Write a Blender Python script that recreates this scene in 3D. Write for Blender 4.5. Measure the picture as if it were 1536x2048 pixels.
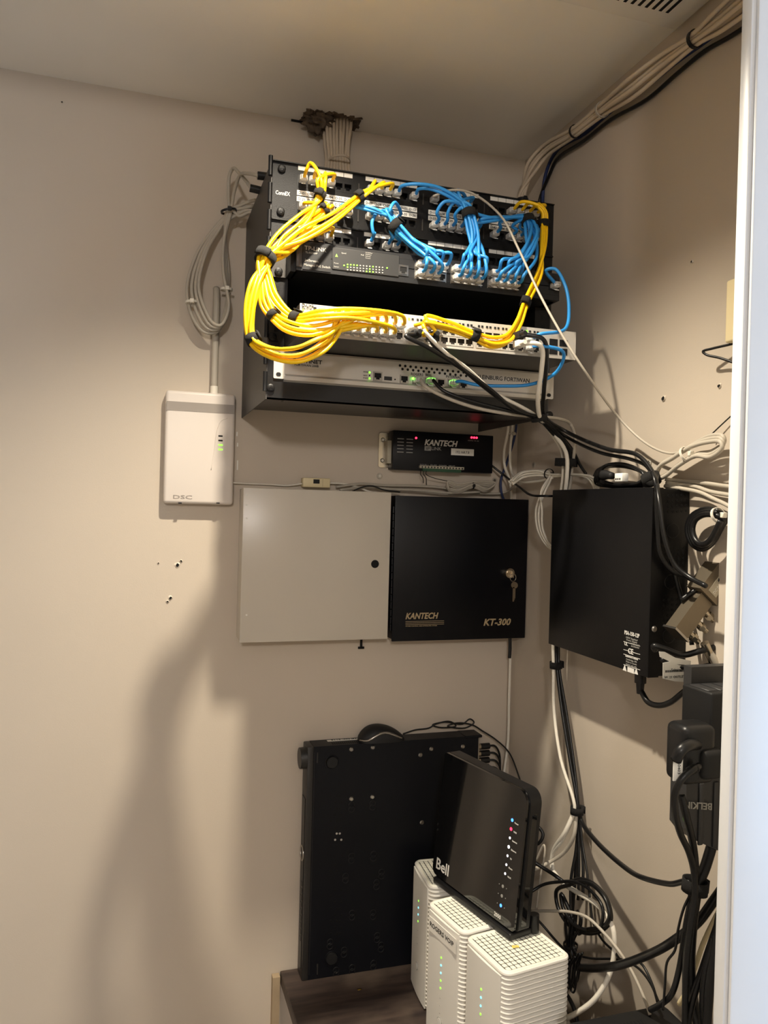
import bpy, bmesh, math, random
from mathutils import Vector, Matrix
random.seed(7)
for o in list(bpy.data.objects): bpy.data.objects.remove(o)
SC = bpy.context.scene
COL = SC.collection

# ------------------------------------------------------------------ camera, light, exposure
# room frame: corner of back wall and right wall is x=0,y=0; room lies at x<0, y<0; metres
F_PX, YAW, PITCH, ROLL = 1570.0, .3072, -.0052, .0266
CAM = Vector((-.763, -1.490, 1.64))
CEIL = 2.376
_f = Vector((math.sin(YAW), math.cos(YAW), 0)); _r = Vector((math.cos(YAW), -math.sin(YAW), 0)); _u = Vector((0, 0, 1))
FW = _f*math.cos(PITCH) + _u*math.sin(PITCH); _u2 = _u*math.cos(PITCH) - _f*math.sin(PITCH)
RT = _r*math.cos(ROLL) + _u2*math.sin(ROLL); UP = _u2*math.cos(ROLL) - _r*math.sin(ROLL)
cd = bpy.data.cameras.new('camera'); cam = bpy.data.objects.new('camera', cd); COL.objects.link(cam)
cam.matrix_world = Matrix(((RT.x, UP.x, -FW.x, CAM.x), (RT.y, UP.y, -FW.y, CAM.y), (RT.z, UP.z, -FW.z, CAM.z), (0, 0, 0, 1)))
cd.sensor_fit = 'VERTICAL'; cd.sensor_height = 36; cd.sensor_width = 27; cd.lens = F_PX/2048*36; cd.clip_start = .02
SC.camera = cam
SC.view_settings.view_transform = 'Standard'; SC.view_settings.look = 'None'
SC.view_settings.gamma = 1; SC.view_settings.use_curve_mapping = False
SC.view_settings.exposure = -0.12
world = bpy.data.worlds.new('world'); SC.world = world; world.use_nodes = True
world.node_tree.nodes['Background'].inputs[0].default_value = (.62, .72, 1, 1)
world.node_tree.nodes['Background'].inputs[1].default_value = .25

def area(name, loc, target, size, power, color, shape='DISK', sy=None):
    d = bpy.data.lights.new(name, 'AREA'); d.shape = shape; d.size = size; d.energy = power; d.color = color
    if sy: d.size_y = sy
    o = bpy.data.objects.new(name, d); COL.objects.link(o); o.location = loc
    o.rotation_euler = (Vector(target)-Vector(loc)).to_track_quat('-Z', 'Y').to_euler()
    return o
LAMP = Vector((-.54, -.58, 2.362))
sd = bpy.data.lights.new('closet_lamp_light', 'SPOT'); sd.energy = 92; sd.color = (1, .89, .72); sd.spot_size = math.radians(121); sd.spot_blend = 1.0; sd.shadow_soft_size = .014
so = bpy.data.objects.new('closet_lamp_light', sd); COL.objects.link(so); so.location = LAMP        # recessed downlight, shines straight down
HALL = Vector((-1.2, -3.0, 2.345))
hd = bpy.data.lights.new('hall_fill_light', 'POINT'); hd.energy = 62; hd.color = (1, .94, .90); hd.shadow_soft_size = .08  # added fill light in the unseen hall, lifts the upper walls and ceiling
ho = bpy.data.objects.new('hall_fill_light', hd); COL.objects.link(ho); ho.location = HALL-Vector((0, 0, .11))
area('hall_daylight_fill', (.76, -1.95, 1.35), (-.2, -1.2, 1.25), .9, 20, (.46, .70, 1), 'RECTANGLE', 1.1)  # cool daylight for the door leaf, from an added unseen window

# ------------------------------------------------------------------ helpers
def ray(x, y): return FW + RT*((x-768)/F_PX) + UP*((1024-y)/F_PX)
def PY(x, y, Y): d = ray(x, y); return CAM + d*((Y-CAM.y)/d.y)      # sight line met with a plane parallel to the back wall
def PX(x, y, X): d = ray(x, y); return CAM + d*((X-CAM.x)/d.x)      # ... to the right wall
def PZ(x, y, Z): d = ray(x, y); return CAM + d*((Z-CAM.z)/d.z)      # ... to the floor
def V(*a): return Vector(a)
def lin(c):
    c /= 255.0
    return c/12.92 if c <= .04045 else ((c+.055)/1.055)**2.4
def srgb(r, g, b): return (lin(r), lin(g), lin(b), 1)

MATS = {}
def mat(name, rgb, rough=.5, metal=0, bump=0, bscale=200, var=0, vscale=8, trans=0, emit=None, es=0, coat=0, spec=.5, ior=1.45):
    if name in MATS: return MATS[name]
    m = bpy.data.materials.new(name); m.use_nodes = True; nt = m.node_tree; b = nt.nodes['Principled BSDF']
    col = srgb(*rgb)
    b.inputs['Base Color'].default_value = col; b.inputs['Roughness'].default_value = rough; b.inputs['Metallic'].default_value = metal
    b.inputs['Specular IOR Level'].default_value = spec; b.inputs['IOR'].default_value = ior
    b.inputs['Transmission Weight'].default_value = trans; b.inputs['Coat Weight'].default_value = coat
    if emit: b.inputs['Emission Color'].default_value = srgb(*emit); b.inputs['Emission Strength'].default_value = es
    tc = nt.nodes.new('ShaderNodeTexCoord')
    if var:
        n = nt.nodes.new('ShaderNodeTexNoise'); n.inputs['Scale'].default_value = vscale; n.inputs['Detail'].default_value = 5
        nt.links.new(tc.outputs['Object'], n.inputs['Vector'])
        r = nt.nodes.new('ShaderNodeValToRGB'); r.color_ramp.elements[0].position = .3; r.color_ramp.elements[1].position = .7
        r.color_ramp.elements[0].color = tuple(c*(1-var) for c in col[:3])+(1,)
        r.color_ramp.elements[1].color = tuple(min(1, c*(1+var)) for c in col[:3])+(1,)
        nt.links.new(n.outputs['Fac'], r.inputs['Fac']); nt.links.new(r.outputs['Color'], b.inputs['Base Color'])
    if bump:
        n = nt.nodes.new('ShaderNodeTexNoise'); n.inputs['Scale'].default_value = bscale; n.inputs['Detail'].default_value = 3
        nt.links.new(tc.outputs['Object'], n.inputs['Vector'])
        k = nt.nodes.new('ShaderNodeBump'); k.inputs['Strength'].default_value = bump; k.inputs['Distance'].default_value = .001
        nt.links.new(n.outputs['Fac'], k.inputs['Height']); nt.links.new(k.outputs['Normal'], b.inputs['Normal'])
    MATS[name] = m
    return m

M = dict(
 wall=mat('wall_paint', (198, 186, 170), .6, bump=.10, bscale=420, var=.025, vscale=3),
 ceil=mat('ceiling_paint', (242, 237, 228), .3, bump=.12, bscale=160, var=.03, vscale=4),
 trim=mat('white_gloss_paint', (226, 228, 230), .35, bump=.05, bscale=60, var=.02, vscale=6),
 floor=mat('grey_floor', (176, 166, 152), .6, var=.15, vscale=20),
 rackblk=mat('black_powder_coat', (18, 17, 17), .45, spec=.35, bump=.25, bscale=900),
 rackside=mat('charcoal_powder_coat', (58, 55, 52), .45, bump=.25, bscale=900),
 blk=mat('black_plastic', (20, 20, 21), .38),
 blkm=mat('black_matte_plastic', (17, 17, 18), .6),
 void=mat('dark_recess', (5, 5, 6), .8),
 label=mat('white_label_paper', (236, 234, 226), .6),
 labelgrey=mat('grey_label_paper', (176, 172, 164), .6),
 ink=mat('black_ink', (18, 18, 20), .7),
 silver=mat('silver_painted_metal', (196, 192, 184), .38, metal=.25),
 steel=mat('brushed_steel', (176, 172, 166), .3, metal=1),
 nickel=mat('nickel_metal', (196, 186, 168), .25, metal=1),
 splmetal=mat('dull_zinc_casting', (128, 118, 102), .42, metal=.8),
 gold=mat('gold_contact', (200, 160, 70), .3, metal=1),
 grey=mat('grey_switch_face', (46, 46, 46), .45),
 greyd=mat('dark_grey_switch_face', (36, 36, 37), .4),
 clear=mat('clear_plug_plastic', (252, 250, 246), .12, trans=.5),
 yellow=mat('yellow_cable_jacket', (246, 196, 8), .42),
 blue=mat('blue_cable_jacket', (44, 136, 206), .42),
 white=mat('white_cable_jacket', (226, 220, 206), .45),
 greyc=mat('grey_cable_jacket', (178, 170, 156), .5),
 beigec=mat('beige_cable_jacket', (198, 182, 160), .55, bump=.2, bscale=300),
 navyc=mat('navy_cable_jacket', (34, 48, 92), .5),
 blackc=mat('black_cable_jacket', (15, 15, 16), .36),
 velcro=mat('black_velcro', (24, 23, 22), .95, bump=.8, bscale=1500),
 dsc=mat('white_enclosure_plastic', (214, 205, 196), .42),
 dscgrey=mat('grey_print', (150, 142, 134), .5),
 cabw=mat('cream_cabinet_paint', (202, 194, 180), .28, var=.015, vscale=3),
 cabk=mat('black_cabinet_paint', (4, 5, 11), .4, spec=.3, bump=.1, bscale=700),
 goldink=mat('pale_gold_print', (172, 152, 118), .5),
 whiteink=mat('white_print', (222, 220, 214), .5),
 greyink=mat('grey_white_print', (150, 148, 142), .5),
 cream=mat('cream_plastic', (226, 210, 168), .45),
 psa=mat('black_supply_paint', (12, 12, 14), .36, spec=.35, bump=.12, bscale=600),
 nvr=mat('recorder_black_paint', (11, 13, 19), .45, spec=.3, bump=.15, bscale=900, var=.12, vscale=5),
 modem=mat('white_modem_plastic', (236, 233, 224), .45),
 modem_lit_top=mat('white_modem_plastic_lit', (250, 248, 232), .5),  # lighter copy of the modem white, strong light from above put into the colour
 glossblk=mat('piano_black_plastic', (12, 12, 13), .07, coat=.6),
 belkin=mat('charcoal_surge_plastic', (52, 52, 53), .42),
 bezel=mat('recorder_bezel_plastic', (42, 40, 38), .4),
 insul=mat('dusty_insulation', (92, 78, 64), .95, bump=1, bscale=150, var=.4, vscale=60),
 tan=mat('tan_wood', (168, 148, 120), .6, var=.1, vscale=20),
 green=mat('green_led', (40, 200, 40), .4, emit=(120, 255, 70), es=5),
 greens=mat('soft_green_led', (120, 200, 70), .4, emit=(150, 255, 70), es=1.6),
 cyan=mat('cyan_led', (120, 220, 240), .4, emit=(130, 235, 255), es=1.6),
 red=mat('red_led', (220, 30, 50), .4, emit=(255, 40, 70), es=5),
 bluel=mat('blue_led', (60, 120, 240), .4, emit=(70, 140, 255), es=3),
 whitel=mat('white_led', (240, 240, 250), .4, emit=(245, 245, 255), es=1.3),
 lampglow=mat('lamp_diffuser', (255, 245, 225), .5, emit=(255, 226, 180), es=4),
 brassy=mat('beige_terminal', (178, 170, 150), .5),
 greenblk=mat('green_terminal', (36, 74, 50), .5),
)

def wood():
    m = bpy.data.materials.new('dark_stained_wood'); m.use_nodes = True; nt = m.node_tree; b = nt.nodes['Principled BSDF']
    tc = nt.nodes.new('ShaderNodeTexCoord'); mp = nt.nodes.new('ShaderNodeMapping'); mp.inputs['Scale'].default_value = (5, 40, 40)
    n = nt.nodes.new('ShaderNodeTexNoise'); n.inputs['Scale'].default_value = 2.2; n.inputs['Detail'].default_value = 7
    r = nt.nodes.new('ShaderNodeValToRGB')
    r.color_ramp.elements[0].color = srgb(44, 34, 32); r.color_ramp.elements[1].color = srgb(78, 64, 56)
    r.color_ramp.elements[0].position = .3; r.color_ramp.elements[1].position = .75
    n2 = nt.nodes.new('ShaderNodeTexNoise'); n2.inputs['Scale'].default_value = 9; n2.inputs['Detail'].default_value = 8
    r2 = nt.nodes.new('ShaderNodeValToRGB'); r2.color_ramp.elements[0].position = .5; r2.color_ramp.elements[1].position = .8
    r2.color_ramp.elements[0].color = (0, 0, 0, 1); r2.color_ramp.elements[1].color = (.5, .5, .5, 1)
    mx = nt.nodes.new('ShaderNodeMixRGB'); mx.inputs['Color2'].default_value = srgb(128, 112, 96)
    L = nt.links.new
    L(tc.outputs['Object'], mp.inputs['Vector']); L(mp.outputs['Vector'], n.inputs['Vector']); L(n.outputs['Fac'], r.inputs['Fac'])
    L(tc.outputs['Object'], n2.inputs['Vector']); L(n2.outputs['Fac'], r2.inputs['Fac']); L(r2.outputs['Color'], mx.inputs['Fac'])
    L(r.outputs['Color'], mx.inputs['Color1']); L(mx.outputs['Color'], b.inputs['Base Color'])
    b.inputs['Roughness'].default_value = .55
    return m
M['wood'] = wood()

def tag(o, label=None, cat=None, group=None, kind=None):
    if label: o['label'] = label
    if cat: o['category'] = cat
    if group: o['group'] = group
    if kind: o['kind'] = kind
    return o
def thing(name, label, cat, loc=(0, 0, 0), rot=(0, 0, 0), group=None):
    o = bpy.data.objects.new(name, None); COL.objects.link(o); o.location = loc; o.rotation_euler = rot
    o.empty_display_size = .02
    return tag(o, label, cat, group)
def root_of(o):
    while o.parent: o = o.parent
    return o

class MB:
    def __init__(s): s.v = []; s.f = []
    def add(s, vs, fs, mx=None):
        n = len(s.v)
        s.v += [tuple(mx @ Vector(p)) if mx is not None else tuple(p) for p in vs]
        s.f += [tuple(i+n for i in q) for q in fs]
        return s
    def box(s, x0, x1, y0, y1, z0, z1, mx=None):
        vs = [(x0, y0, z0), (x1, y0, z0), (x1, y1, z0), (x0, y1, z0), (x0, y0, z1), (x1, y0, z1), (x1, y1, z1), (x0, y1, z1)]
        return s.add(vs, [(0, 3, 2, 1), (4, 5, 6, 7), (0, 1, 5, 4), (1, 2, 6, 5), (2, 3, 7, 6), (3, 0, 4, 7)], mx)
    def rbox(s, x0, x1, y0, y1, z0, z1, r=.002, seg=2, axes=None, mx=None):
        bm = bmesh.new(); bmesh.ops.create_cube(bm, size=1)
        for v in bm.verts:
            v.co = Vector(((x0+x1)/2+v.co.x*(x1-x0), (y0+y1)/2+v.co.y*(y1-y0), (z0+z1)/2+v.co.z*(z1-z0)))
        es = bm.edges[:]
        if axes: es = [e for e in es if 'xyz'[max(range(3), key=lambda i: abs((e.verts[0].co-e.verts[1].co)[i]))] in axes]
        bmesh.ops.bevel(bm, geom=es, offset=r, segments=seg, profile=.5, affect='EDGES')
        bm.verts.ensure_lookup_table(); bm.verts.index_update()
        s.add([v.co.copy() for v in bm.verts], [tuple(v.index for v in f.verts) for f in bm.faces], mx); bm.free()
        return s
    def cyl(s, a, b, r, n=12, r2=None, cap=True):
        a = Vector(a); b = Vector(b); d = (b-a).normalized(); r2 = r if r2 is None else r2
        t = Vector((0, 0, 1)) if abs(d.z) < .9 else Vector((1, 0, 0)); u = d.cross(t).normalized(); w = d.cross(u)
        vs = []
        for c, q in ((a, r), (b, r2)):
            for i in range(n):
                g = 2*math.pi*i/n; vs.append(c+u*math.cos(g)*q+w*math.sin(g)*q)
        fs = [(i, (i+1) % n, n+(i+1) % n, n+i) for i in range(n)]
        if cap: fs += [tuple(range(n-1, -1, -1)), tuple(range(n, 2*n))]
        return s.add(vs, fs)
    def ring(s, c, axis, r0, r1, w, n=20, sx=1.0, ref=None):
        c = Vector(c); d = Vector(axis).normalized(); t = Vector(ref) if ref else (Vector((0, 0, 1)) if abs(d.z) < .9 else Vector((1, 0, 0)))
        u = d.cross(t).normalized(); k = d.cross(u); vs = []
        for (q, h) in ((r0, -w/2), (r1, -w/2), (r1, w/2), (r0, w/2)):
            for i in range(n):
                g = 2*math.pi*i/n; vs.append(c+d*h+u*math.cos(g)*q*sx+k*math.sin(g)*q)
        fs = []
        for j in range(4):
            for i in range(n):
                a = j*n+i; b = j*n+(i+1) % n; e = ((j+1) % 4)*n
                fs.append((a, b, e+(i+1) % n, e+i))
        return s.add(vs, fs)
    def prism(s, poly, d, base=(0, 0, 0), ux=(1, 0, 0), uy=(0, 0, 1)):
        ux = Vector(ux); uy = Vector(uy); base = Vector(base); d = Vector(d); n = len(poly)
        vs = [base+ux*p[0]+uy*p[1] for p in poly]; vs += [v+d for v in vs]
        return s.add(vs, [tuple(range(n)), tuple(range(2*n-1, n-1, -1))]+[(i, n+i, n+(i+1) % n, (i+1) % n) for i in range(n)])
    def tube(s, pts, r, n=8, per=6, smooth=True, flat=1.0):
        P = catmull(pts, per) if smooth and len(pts) > 2 else [Vector(p) for p in pts]
        rs = r if callable(r) else (lambda t: r)
        L = len(P); ts = []
        for i in range(L):
            d = P[min(i+1, L-1)]-P[max(i-1, 0)]; ts.append(d.normalized() if d.length > 1e-9 else Vector((0, 0, 1)))
        t0 = ts[0]; ref = Vector((0, 0, 1)) if abs(t0.z) < .9 else Vector((1, 0, 0)); u = t0.cross(ref).normalized()
        vs = []; fs = []
        for i in range(L):
            t = ts[i]; u = (u-t*u.dot(t)); u = u.normalized() if u.length > 1e-6 else t.orthogonal().normalized(); w = t.cross(u)
            q = rs(i/(L-1))
            for k in range(n):
                g = 2*math.pi*k/n; vs.append(P[i]+u*math.cos(g)*q+w*math.sin(g)*q*flat)
        for i in range(L-1):
            for k in range(n):
                a = i*n+k; b = i*n+(k+1) % n; fs.append((a, b, b+n, a+n))
        fs += [tuple(range(n-1, -1, -1)), tuple(range((L-1)*n, L*n))]
        return s.add(vs, fs)
    def mesh(s, name, m, off=(0, 0, 0), smooth=False):
        me = bpy.data.meshes.new(name); o = Vector(off)
        me.from_pydata([tuple(Vector(p)-o) for p in s.v], [], s.f); me.update()
        bm = bmesh.new(); bm.from_mesh(me); bmesh.ops.recalc_face_normals(bm, faces=bm.faces); bm.to_mesh(me); bm.free()
        if smooth:
            for p in me.polygons: p.use_smooth = True
            if smooth == 'auto':
                try: me.set_sharp_from_angle(angle=math.radians(38))
                except Exception: pass
        me.materials.append(m)
        return me
    def build(s, name, m, parent=None, smooth='auto', local=False):
        if parent is not None:
            off = (0, 0, 0) if local else root_of(parent).location
            o = bpy.data.objects.new(name, s.mesh(name, m, off, smooth)); COL.objects.link(o); o.parent = parent
        else:
            lo = [min(p[i] for p in s.v) for i in range(3)]; hi = [max(p[i] for p in s.v) for i in range(3)]
            off = ((lo[0]+hi[0])/2, (lo[1]+hi[1])/2, lo[2])
            o = bpy.data.objects.new(name, s.mesh(name, m, off, smooth)); COL.objects.link(o); o.location = off
        return o
    def struct(s, name, m, smooth=False):
        o = s.build(name, m, None, smooth); o['kind'] = 'structure'; return o

def catmull(pts, per=6):
    P = [Vector(p) for p in pts]; P = [P[0]*2-P[1]]+P+[P[-1]*2-P[-2]]; out = []
    for i in range(1, len(P)-2):
        p0, p1, p2, p3 = P[i-1:i+3]
        d1 = max((p1-p0).length, 1e-6)**.5; d2 = max((p2-p1).length, 1e-6)**.5; d3 = max((p3-p2).length, 1e-6)**.5
        m1 = (p2-p1)+((p1-p0)/d1-(p2-p0)/(d1+d2))*d2
        m2 = (p2-p1)+((p3-p2)/d3-(p3-p1)/(d2+d3))*d2
        for k in range(per):
            t = k/per; t2 = t*t; t3 = t2*t
            out.append(p1*(2*t3-3*t2+1)+m1*(t3-2*t2+t)+p2*(-2*t3+3*t2)+m2*(t3-t2))
    out.append(P[-2]); return out

def inst(name, me, parent, loc, rot=(0, 0, 0), local=False):
    o = bpy.data.objects.new(name, me); COL.objects.link(o)
    if parent is not None:
        o.parent = parent
        off = Vector((0, 0, 0)) if local else root_of(parent).location
        p = parent
        acc = Vector((0, 0, 0))
        while p.parent: acc += p.location; p = p.parent
        o.location = Vector(loc)-off-(acc if not local else Vector((0, 0, 0)))
    else: o.location = loc
    o.rotation_euler = rot
    return o

TCACHE = {}
def text_mb(s, size, origin, ux, uy, width=None, shear=0, depth=.0003, align='LEFT', bold=0):
    """lettering as thin raised print; origin = baseline start; ux,uy = right and up on the surface"""
    key = (s, shear, bold)
    if key not in TCACHE:
        c = bpy.data.curves.new('print', 'FONT'); c.body = s; c.size = 1; c.shear = shear; c.extrude = .5; c.offset = bold; c.resolution_u = 2
        o = bpy.data.objects.new('print', c); me = bpy.data.meshes.new_from_object(o)
        TCACHE[key] = ([v.co.copy() for v in me.vertices], [tuple(p.vertices) for p in me.polygons])
        bpy.data.objects.remove(o); bpy.data.curves.remove(c); bpy.data.meshes.remove(me)
    vs, fs = TCACHE[key]
    ux = Vector(ux).normalized(); uy = Vector(uy).normalized(); n = ux.cross(uy); og = Vector(origin)
    x0 = min(v.x for v in vs); x1 = max(v.x for v in vs)
    k = size*1.38; kx = width/(x1-x0) if width else k
    sh = {'LEFT': 0, 'CENTER': -(x1-x0)*kx/2, 'RIGHT': -(x1-x0)*kx}[align]
    mb = MB(); mb.add([og+ux*((v.x-x0)*kx+sh)+uy*(v.y*k)+n*(v.z*depth) for v in vs], fs)
    return mb
def merge(*mbs):
    r = MB()
    for m in mbs: r.add(m.v, m.f)
    return r
# ------------------------------------------------------------------ the room
LW, HL, HB, HR = -1.5, -2.6, -4.2, .8
OP0, OPZ = -1.32, 2.325                       # doorway of the closet: left jamb and header height
MB().box(LW-.1, .1, 0, .1, 0, CEIL).struct('wall_back', M['wall'])
MB().box(0, .1, -.84, 0, 0, CEIL).struct('wall_right', M['wall'])
MB().box(LW-.1, LW, -.84, 0, 0, CEIL).struct('wall_left', M['wall'])
MB().box(HL-.1, OP0, -.92, -.84, 0, CEIL).box(OP0, 0, -.92, -.84, OPZ, CEIL).box(0, HR+.1, -.92, -.84, 0, CEIL).struct('wall_front', M['wall'])
wl = MB()
wl.box(HR, HR+.1, -1.45, -.92, 0, CEIL).box(HR, HR+.1, HB, -2.45, 0, CEIL).box(HR, HR+.1, -2.45, -1.45, 0, .75).box(HR, HR+.1, -2.45, -1.45, 1.95, CEIL)
wl.struct('wall_hall_right', M['wall'])
MB().box(HL-.1, HL, HB, -.92, 0, CEIL).struct('wall_hall_left', M['wall'])
MB().box(HL-.1, HR+.1, HB-.1, HB, 0, CEIL).struct('wall_hall_end', M['wall'])
MB().box(HL-.1, HR+.1, HB-.1, .1, -.1, 0).struct('floor', M['floor'])
hx0, hx1, hy = -.474, -.377, -.047
c = MB()
c.box(HL-.1, hx0, HB-.1, .1, CEIL, CEIL+.08).box(hx1, HR+.1, HB-.1, .1, CEIL, CEIL+.08).box(hx0, hx1, HB-.1, hy, CEIL, CEIL+.08)
c.box(hx0, hx1, 0, .1, CEIL, CEIL+.08).box(hx0-.02, hx1+.02, hy-.02, .02, CEIL+.08, CEIL+.1)
ceil_o = c.struct('ceiling', M['ceil'])
w = MB()
for (a, b, e, g) in ((-2.45, -1.45, .75, .8), (-2.45, -1.45, 1.9, 1.95), (-2.45, -2.4, .75, 1.95), (-1.5, -1.45, .75, 1.95), (-1.97, -1.93, .75, 1.95)):
    w.box(HR-.01, HR+.06, a, b, e, g)
win = w.struct('added_window_1', M['trim'])  # frame of the added window, out of view, placed to light the door leaf

# torn plaster around the cable hole
rag = MB()
random.seed(3)
for (ax, ay, bx, by) in ((hx0, 0, hx0, hy), (hx0, hy, hx1, hy), (hx1, hy, hx1, 0)):
    n = 9
    for i in range(n):
        t = (i+random.random()*.6)/n; x = ax+(bx-ax)*t; y = ay+(by-ay)*t
        s = .004+random.random()*.006
        mx = Matrix.Translation((x, y, CEIL+.001)) @ Matrix.Rotation(random.random()*3, 4, 'Z') @ Matrix.Rotation(random.random()-.5, 4, 'X')
        rag.box(-s, s, -s*.7, s*.7, -.002, .004, mx)
rag.build('torn_plaster_edge', M['insul'], ceil_o)
bm = bmesh.new(); bmesh.ops.create_icosphere(bm, subdivisions=4, radius=1)
for v in bm.verts:
    d = 1+.35*(math.sin(v.co.x*9+v.co.z*7)*math.sin(v.co.y*11+1)+math.sin(v.co.z*17+v.co.x*5)*.5)+random.uniform(-.07, .07)
    v.co = Vector((-.447+v.co.x*.026*d, -.024+v.co.y*.021*d, 2.372+v.co.z*.022*d))
bm.verts.index_update()
ins = MB(); ins.add([v.co.copy() for v in bm.verts], [tuple(v.index for v in f.verts) for f in bm.faces]); bm.free()
tag(ins.build('insulation_tuft', M['insul'], None, True), 'brown dusty insulation tuft stuffed in the torn ceiling hole', 'insulation')

# cracked seam beside the hole and the little scars on the walls
sm = MB().box(-.497, -.47, -.002, .0, CEIL-.004, CEIL+.001)
sm.build('seam_gap', M['void'], bpy.data.objects['wall_back'])
def scar(p, nrm, r, wall, seed):
    r *= .62; random.seed(seed); n = 9; nrm = Vector(nrm); a = nrm.orthogonal().normalized(); b = nrm.cross(a); vs = [Vector(p)+nrm*.0004]
    for q in (1.0, 1.7):
        for i in range(n):
            g = 2*math.pi*i/n; k = r*q*(.7+random.random()*.6); vs.append(Vector(p)+a*math.cos(g)*k+b*math.sin(g)*k+nrm*(.0022 if q == 1 else .0002))
    m1 = MB().add(vs[1:], [(i, (i+1) % n, n+(i+1) % n, n+i) for i in range(n)])
    m2 = MB().add([vs[0]]+[v-nrm*.0006 for v in vs[1:n+1]], [(0, 1+i, 1+(i+1) % n) for i in range(n)])
    W = bpy.data.objects[wall]
    rim = m1.build('plaster_rim', mat('chipped_plaster', (216, 204, 188), .8), W); m2.build('screw_hole', M['void'], rim)
for i, (x, y, r) in enumerate(((355, 1130, .005), (362, 1122, .003), (341, 1196, .004), (335, 1203, .003), (317, 1126, .002), (124, 205, .002))):
    scar(PY(x, y, 0), (0, -1, 0), r, 'wall_back', i)
for i, (x, y, r) in enumerate(((1328, 797, .005), (1440, 772, .004), (1385, 523, .003))):
    scar(PX(x, y, 0), (-1, 0, 0), r, 'wall_right', 20+i)
for i, (x, y) in enumerate(((474, 868), (475, 890), (475, 925))):       # bare paint flecks beside the enclosure
    p = PY(x, y, 0); MB().box(p.x-.0012, p.x+.0012, -.0006, 0, p.z-(.004, .003, .014)[i], p.z+.004).build('paint_chip', M['label'], bpy.data.objects['wall_back'])
p = PY(722, 1283, 0); MB().box(p.x-.002, p.x+.002, -.004, 0, p.z-.012, p.z+.014).box(p.x-.006, p.x+.006, -.004, 0, p.z-.014, p.z-.010).build('loose_anchor', M['void'], bpy.data.objects['wall_back'])

# white door leaf standing in front of the right wall
e0 = PY(1454, 1024, -.862); X0 = e0.x
dl = MB().rbox(X0, X0+.62, -.876, -.862, .01, 2.315, .002, 2)
dleaf = dl.struct('door_1', M['trim'], 'auto')
MB().rbox(X0+.004, X0+.10, -.881, -.8758, 0.02, 2.305, .0025, 2).build('stile', M['trim'], dleaf)
MB().box(X0+.10, X0+.60, -.879, -.876, 1.05, 1.12).box(X0+.10, X0+.60, -.879, -.876, 2.15, 2.305).box(X0+.10, X0+.60, -.879, -.876, .02, .2).build('rail', M['trim'], dleaf)

# exhaust grille in the ceiling
ge = -.494
g = thing('ceiling_vent', 'white slotted exhaust grille set in the ceiling above the door leaf', 'vent', (-.17, -.67, CEIL))
MB().rbox(-.34, -.012, ge-.34, ge, CEIL-.012, CEIL, .004, 2).build('frame', M['ceil'], g)
for i in range(22):
    x = -.30+i*.0118
    MB().box(x, x+.0045, ge-.3, ge-.032, CEIL-.0126, CEIL-.0118).build('slot', M['void'], g)
# lamps out of frame: the closet downlight, and a hall lamp added for fill
l = thing('ceiling_lamp', 'small round recessed ceiling lamp inside the closet', 'lamp', (LAMP.x, LAMP.y, CEIL))
MB().ring((LAMP.x, LAMP.y, CEIL-.003), (0, 0, 1), .026, .04, .006, 32).build('trim_ring', M['trim'], l, True)
MB().cyl((LAMP.x, LAMP.y, CEIL-.004), (LAMP.x, LAMP.y, CEIL-.001), .026, 32).build('diffuser', M['lampglow'], l)
l = thing('ceiling_lamp', 'added round fill lamp on the unseen hall ceiling', 'lamp', (HALL.x, HALL.y, CEIL))
MB().cyl((HALL.x, HALL.y, CEIL-.02), (HALL.x, HALL.y, CEIL), .19, 32).build('canopy', M['trim'], l)
MB().cyl((HALL.x, HALL.y, CEIL-.028), (HALL.x, HALL.y, CEIL-.02), .16, 32).build('diffuser', M['lampglow'], l)
# ------------------------------------------------------------------ wall rack
RX0, RX1, RY, RZ1, RZ0 = -.5745, -.0915, -.286, 2.167, 1.802
rack = thing('wall_rack', 'black swing-frame wall rack holding patch panels and switches', 'rack', ((RX0+RX1)/2, -.14, RZ0))
for x in (RX0-.002, RX1):
    MB().box(x, x+.002, RY, -.001, RZ0, RZ1).build('side_panel', M['rackside'], rack)
MB().add([(RX0, RY, RZ0), (RX1, RY, RZ0), (RX1, -.002, RZ0+.017), (RX0, -.002, RZ0+.017), (RX0, RY, RZ0+.003), (RX1, RY, RZ0+.003), (RX1, -.002, RZ0+.02), (RX0, -.002, RZ0+.02)],
         [(0, 3, 2, 1), (4, 5, 6, 7), (0, 1, 5, 4), (1, 2, 6, 5), (2, 3, 7, 6), (3, 0, 4, 7)]).build('bottom_panel', M['blk'], rack)
MB().box(RX0, RX1, RY, RY+.002, RZ0, RZ0+.034).build('bottom_lip', M['blk'], rack)
MB().box(RX0, RX1, -.27, -.15, RZ1-.004, RZ1-.002).build('top_panel', M['rackblk'], rack)
MB().box(RX0, RX1, -.006, -.002, RZ0+.02, RZ1-.02).build('back_panel', M['blkm'], rack)
for s, x in ((1, RX0), (-1, RX1)):
    rl = MB().box(min(x, x+s*.028), max(x, x+s*.028), RY+.001, RY+.003, RZ0, RZ1).box(min(x+s*.026, x+s*.028), max(x+s*.026, x+s*.028), RY+.003, RY+.02, RZ0, RZ1).build('rail', M['rackblk'], rack)
    h = MB()
    for i in range(22):
        z = RZ0+.012+i*.0159
        h.box(x+s*.012-.003, x+s*.012+.003, RY+.0004, RY+.0012, z-.003, z+.003)
    h.build('rail_hole', M['void'], rl)
for i in range(9):                                                # hinge along the left front edge
    z = RZ0+.012+i*.0412
    MB().cyl((RX0-.0035, RY-.001, z), (RX0-.0035, RY-.001, z+.03), .0035, 10).build('hinge_knuckle', M['blk'], rack)
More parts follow.
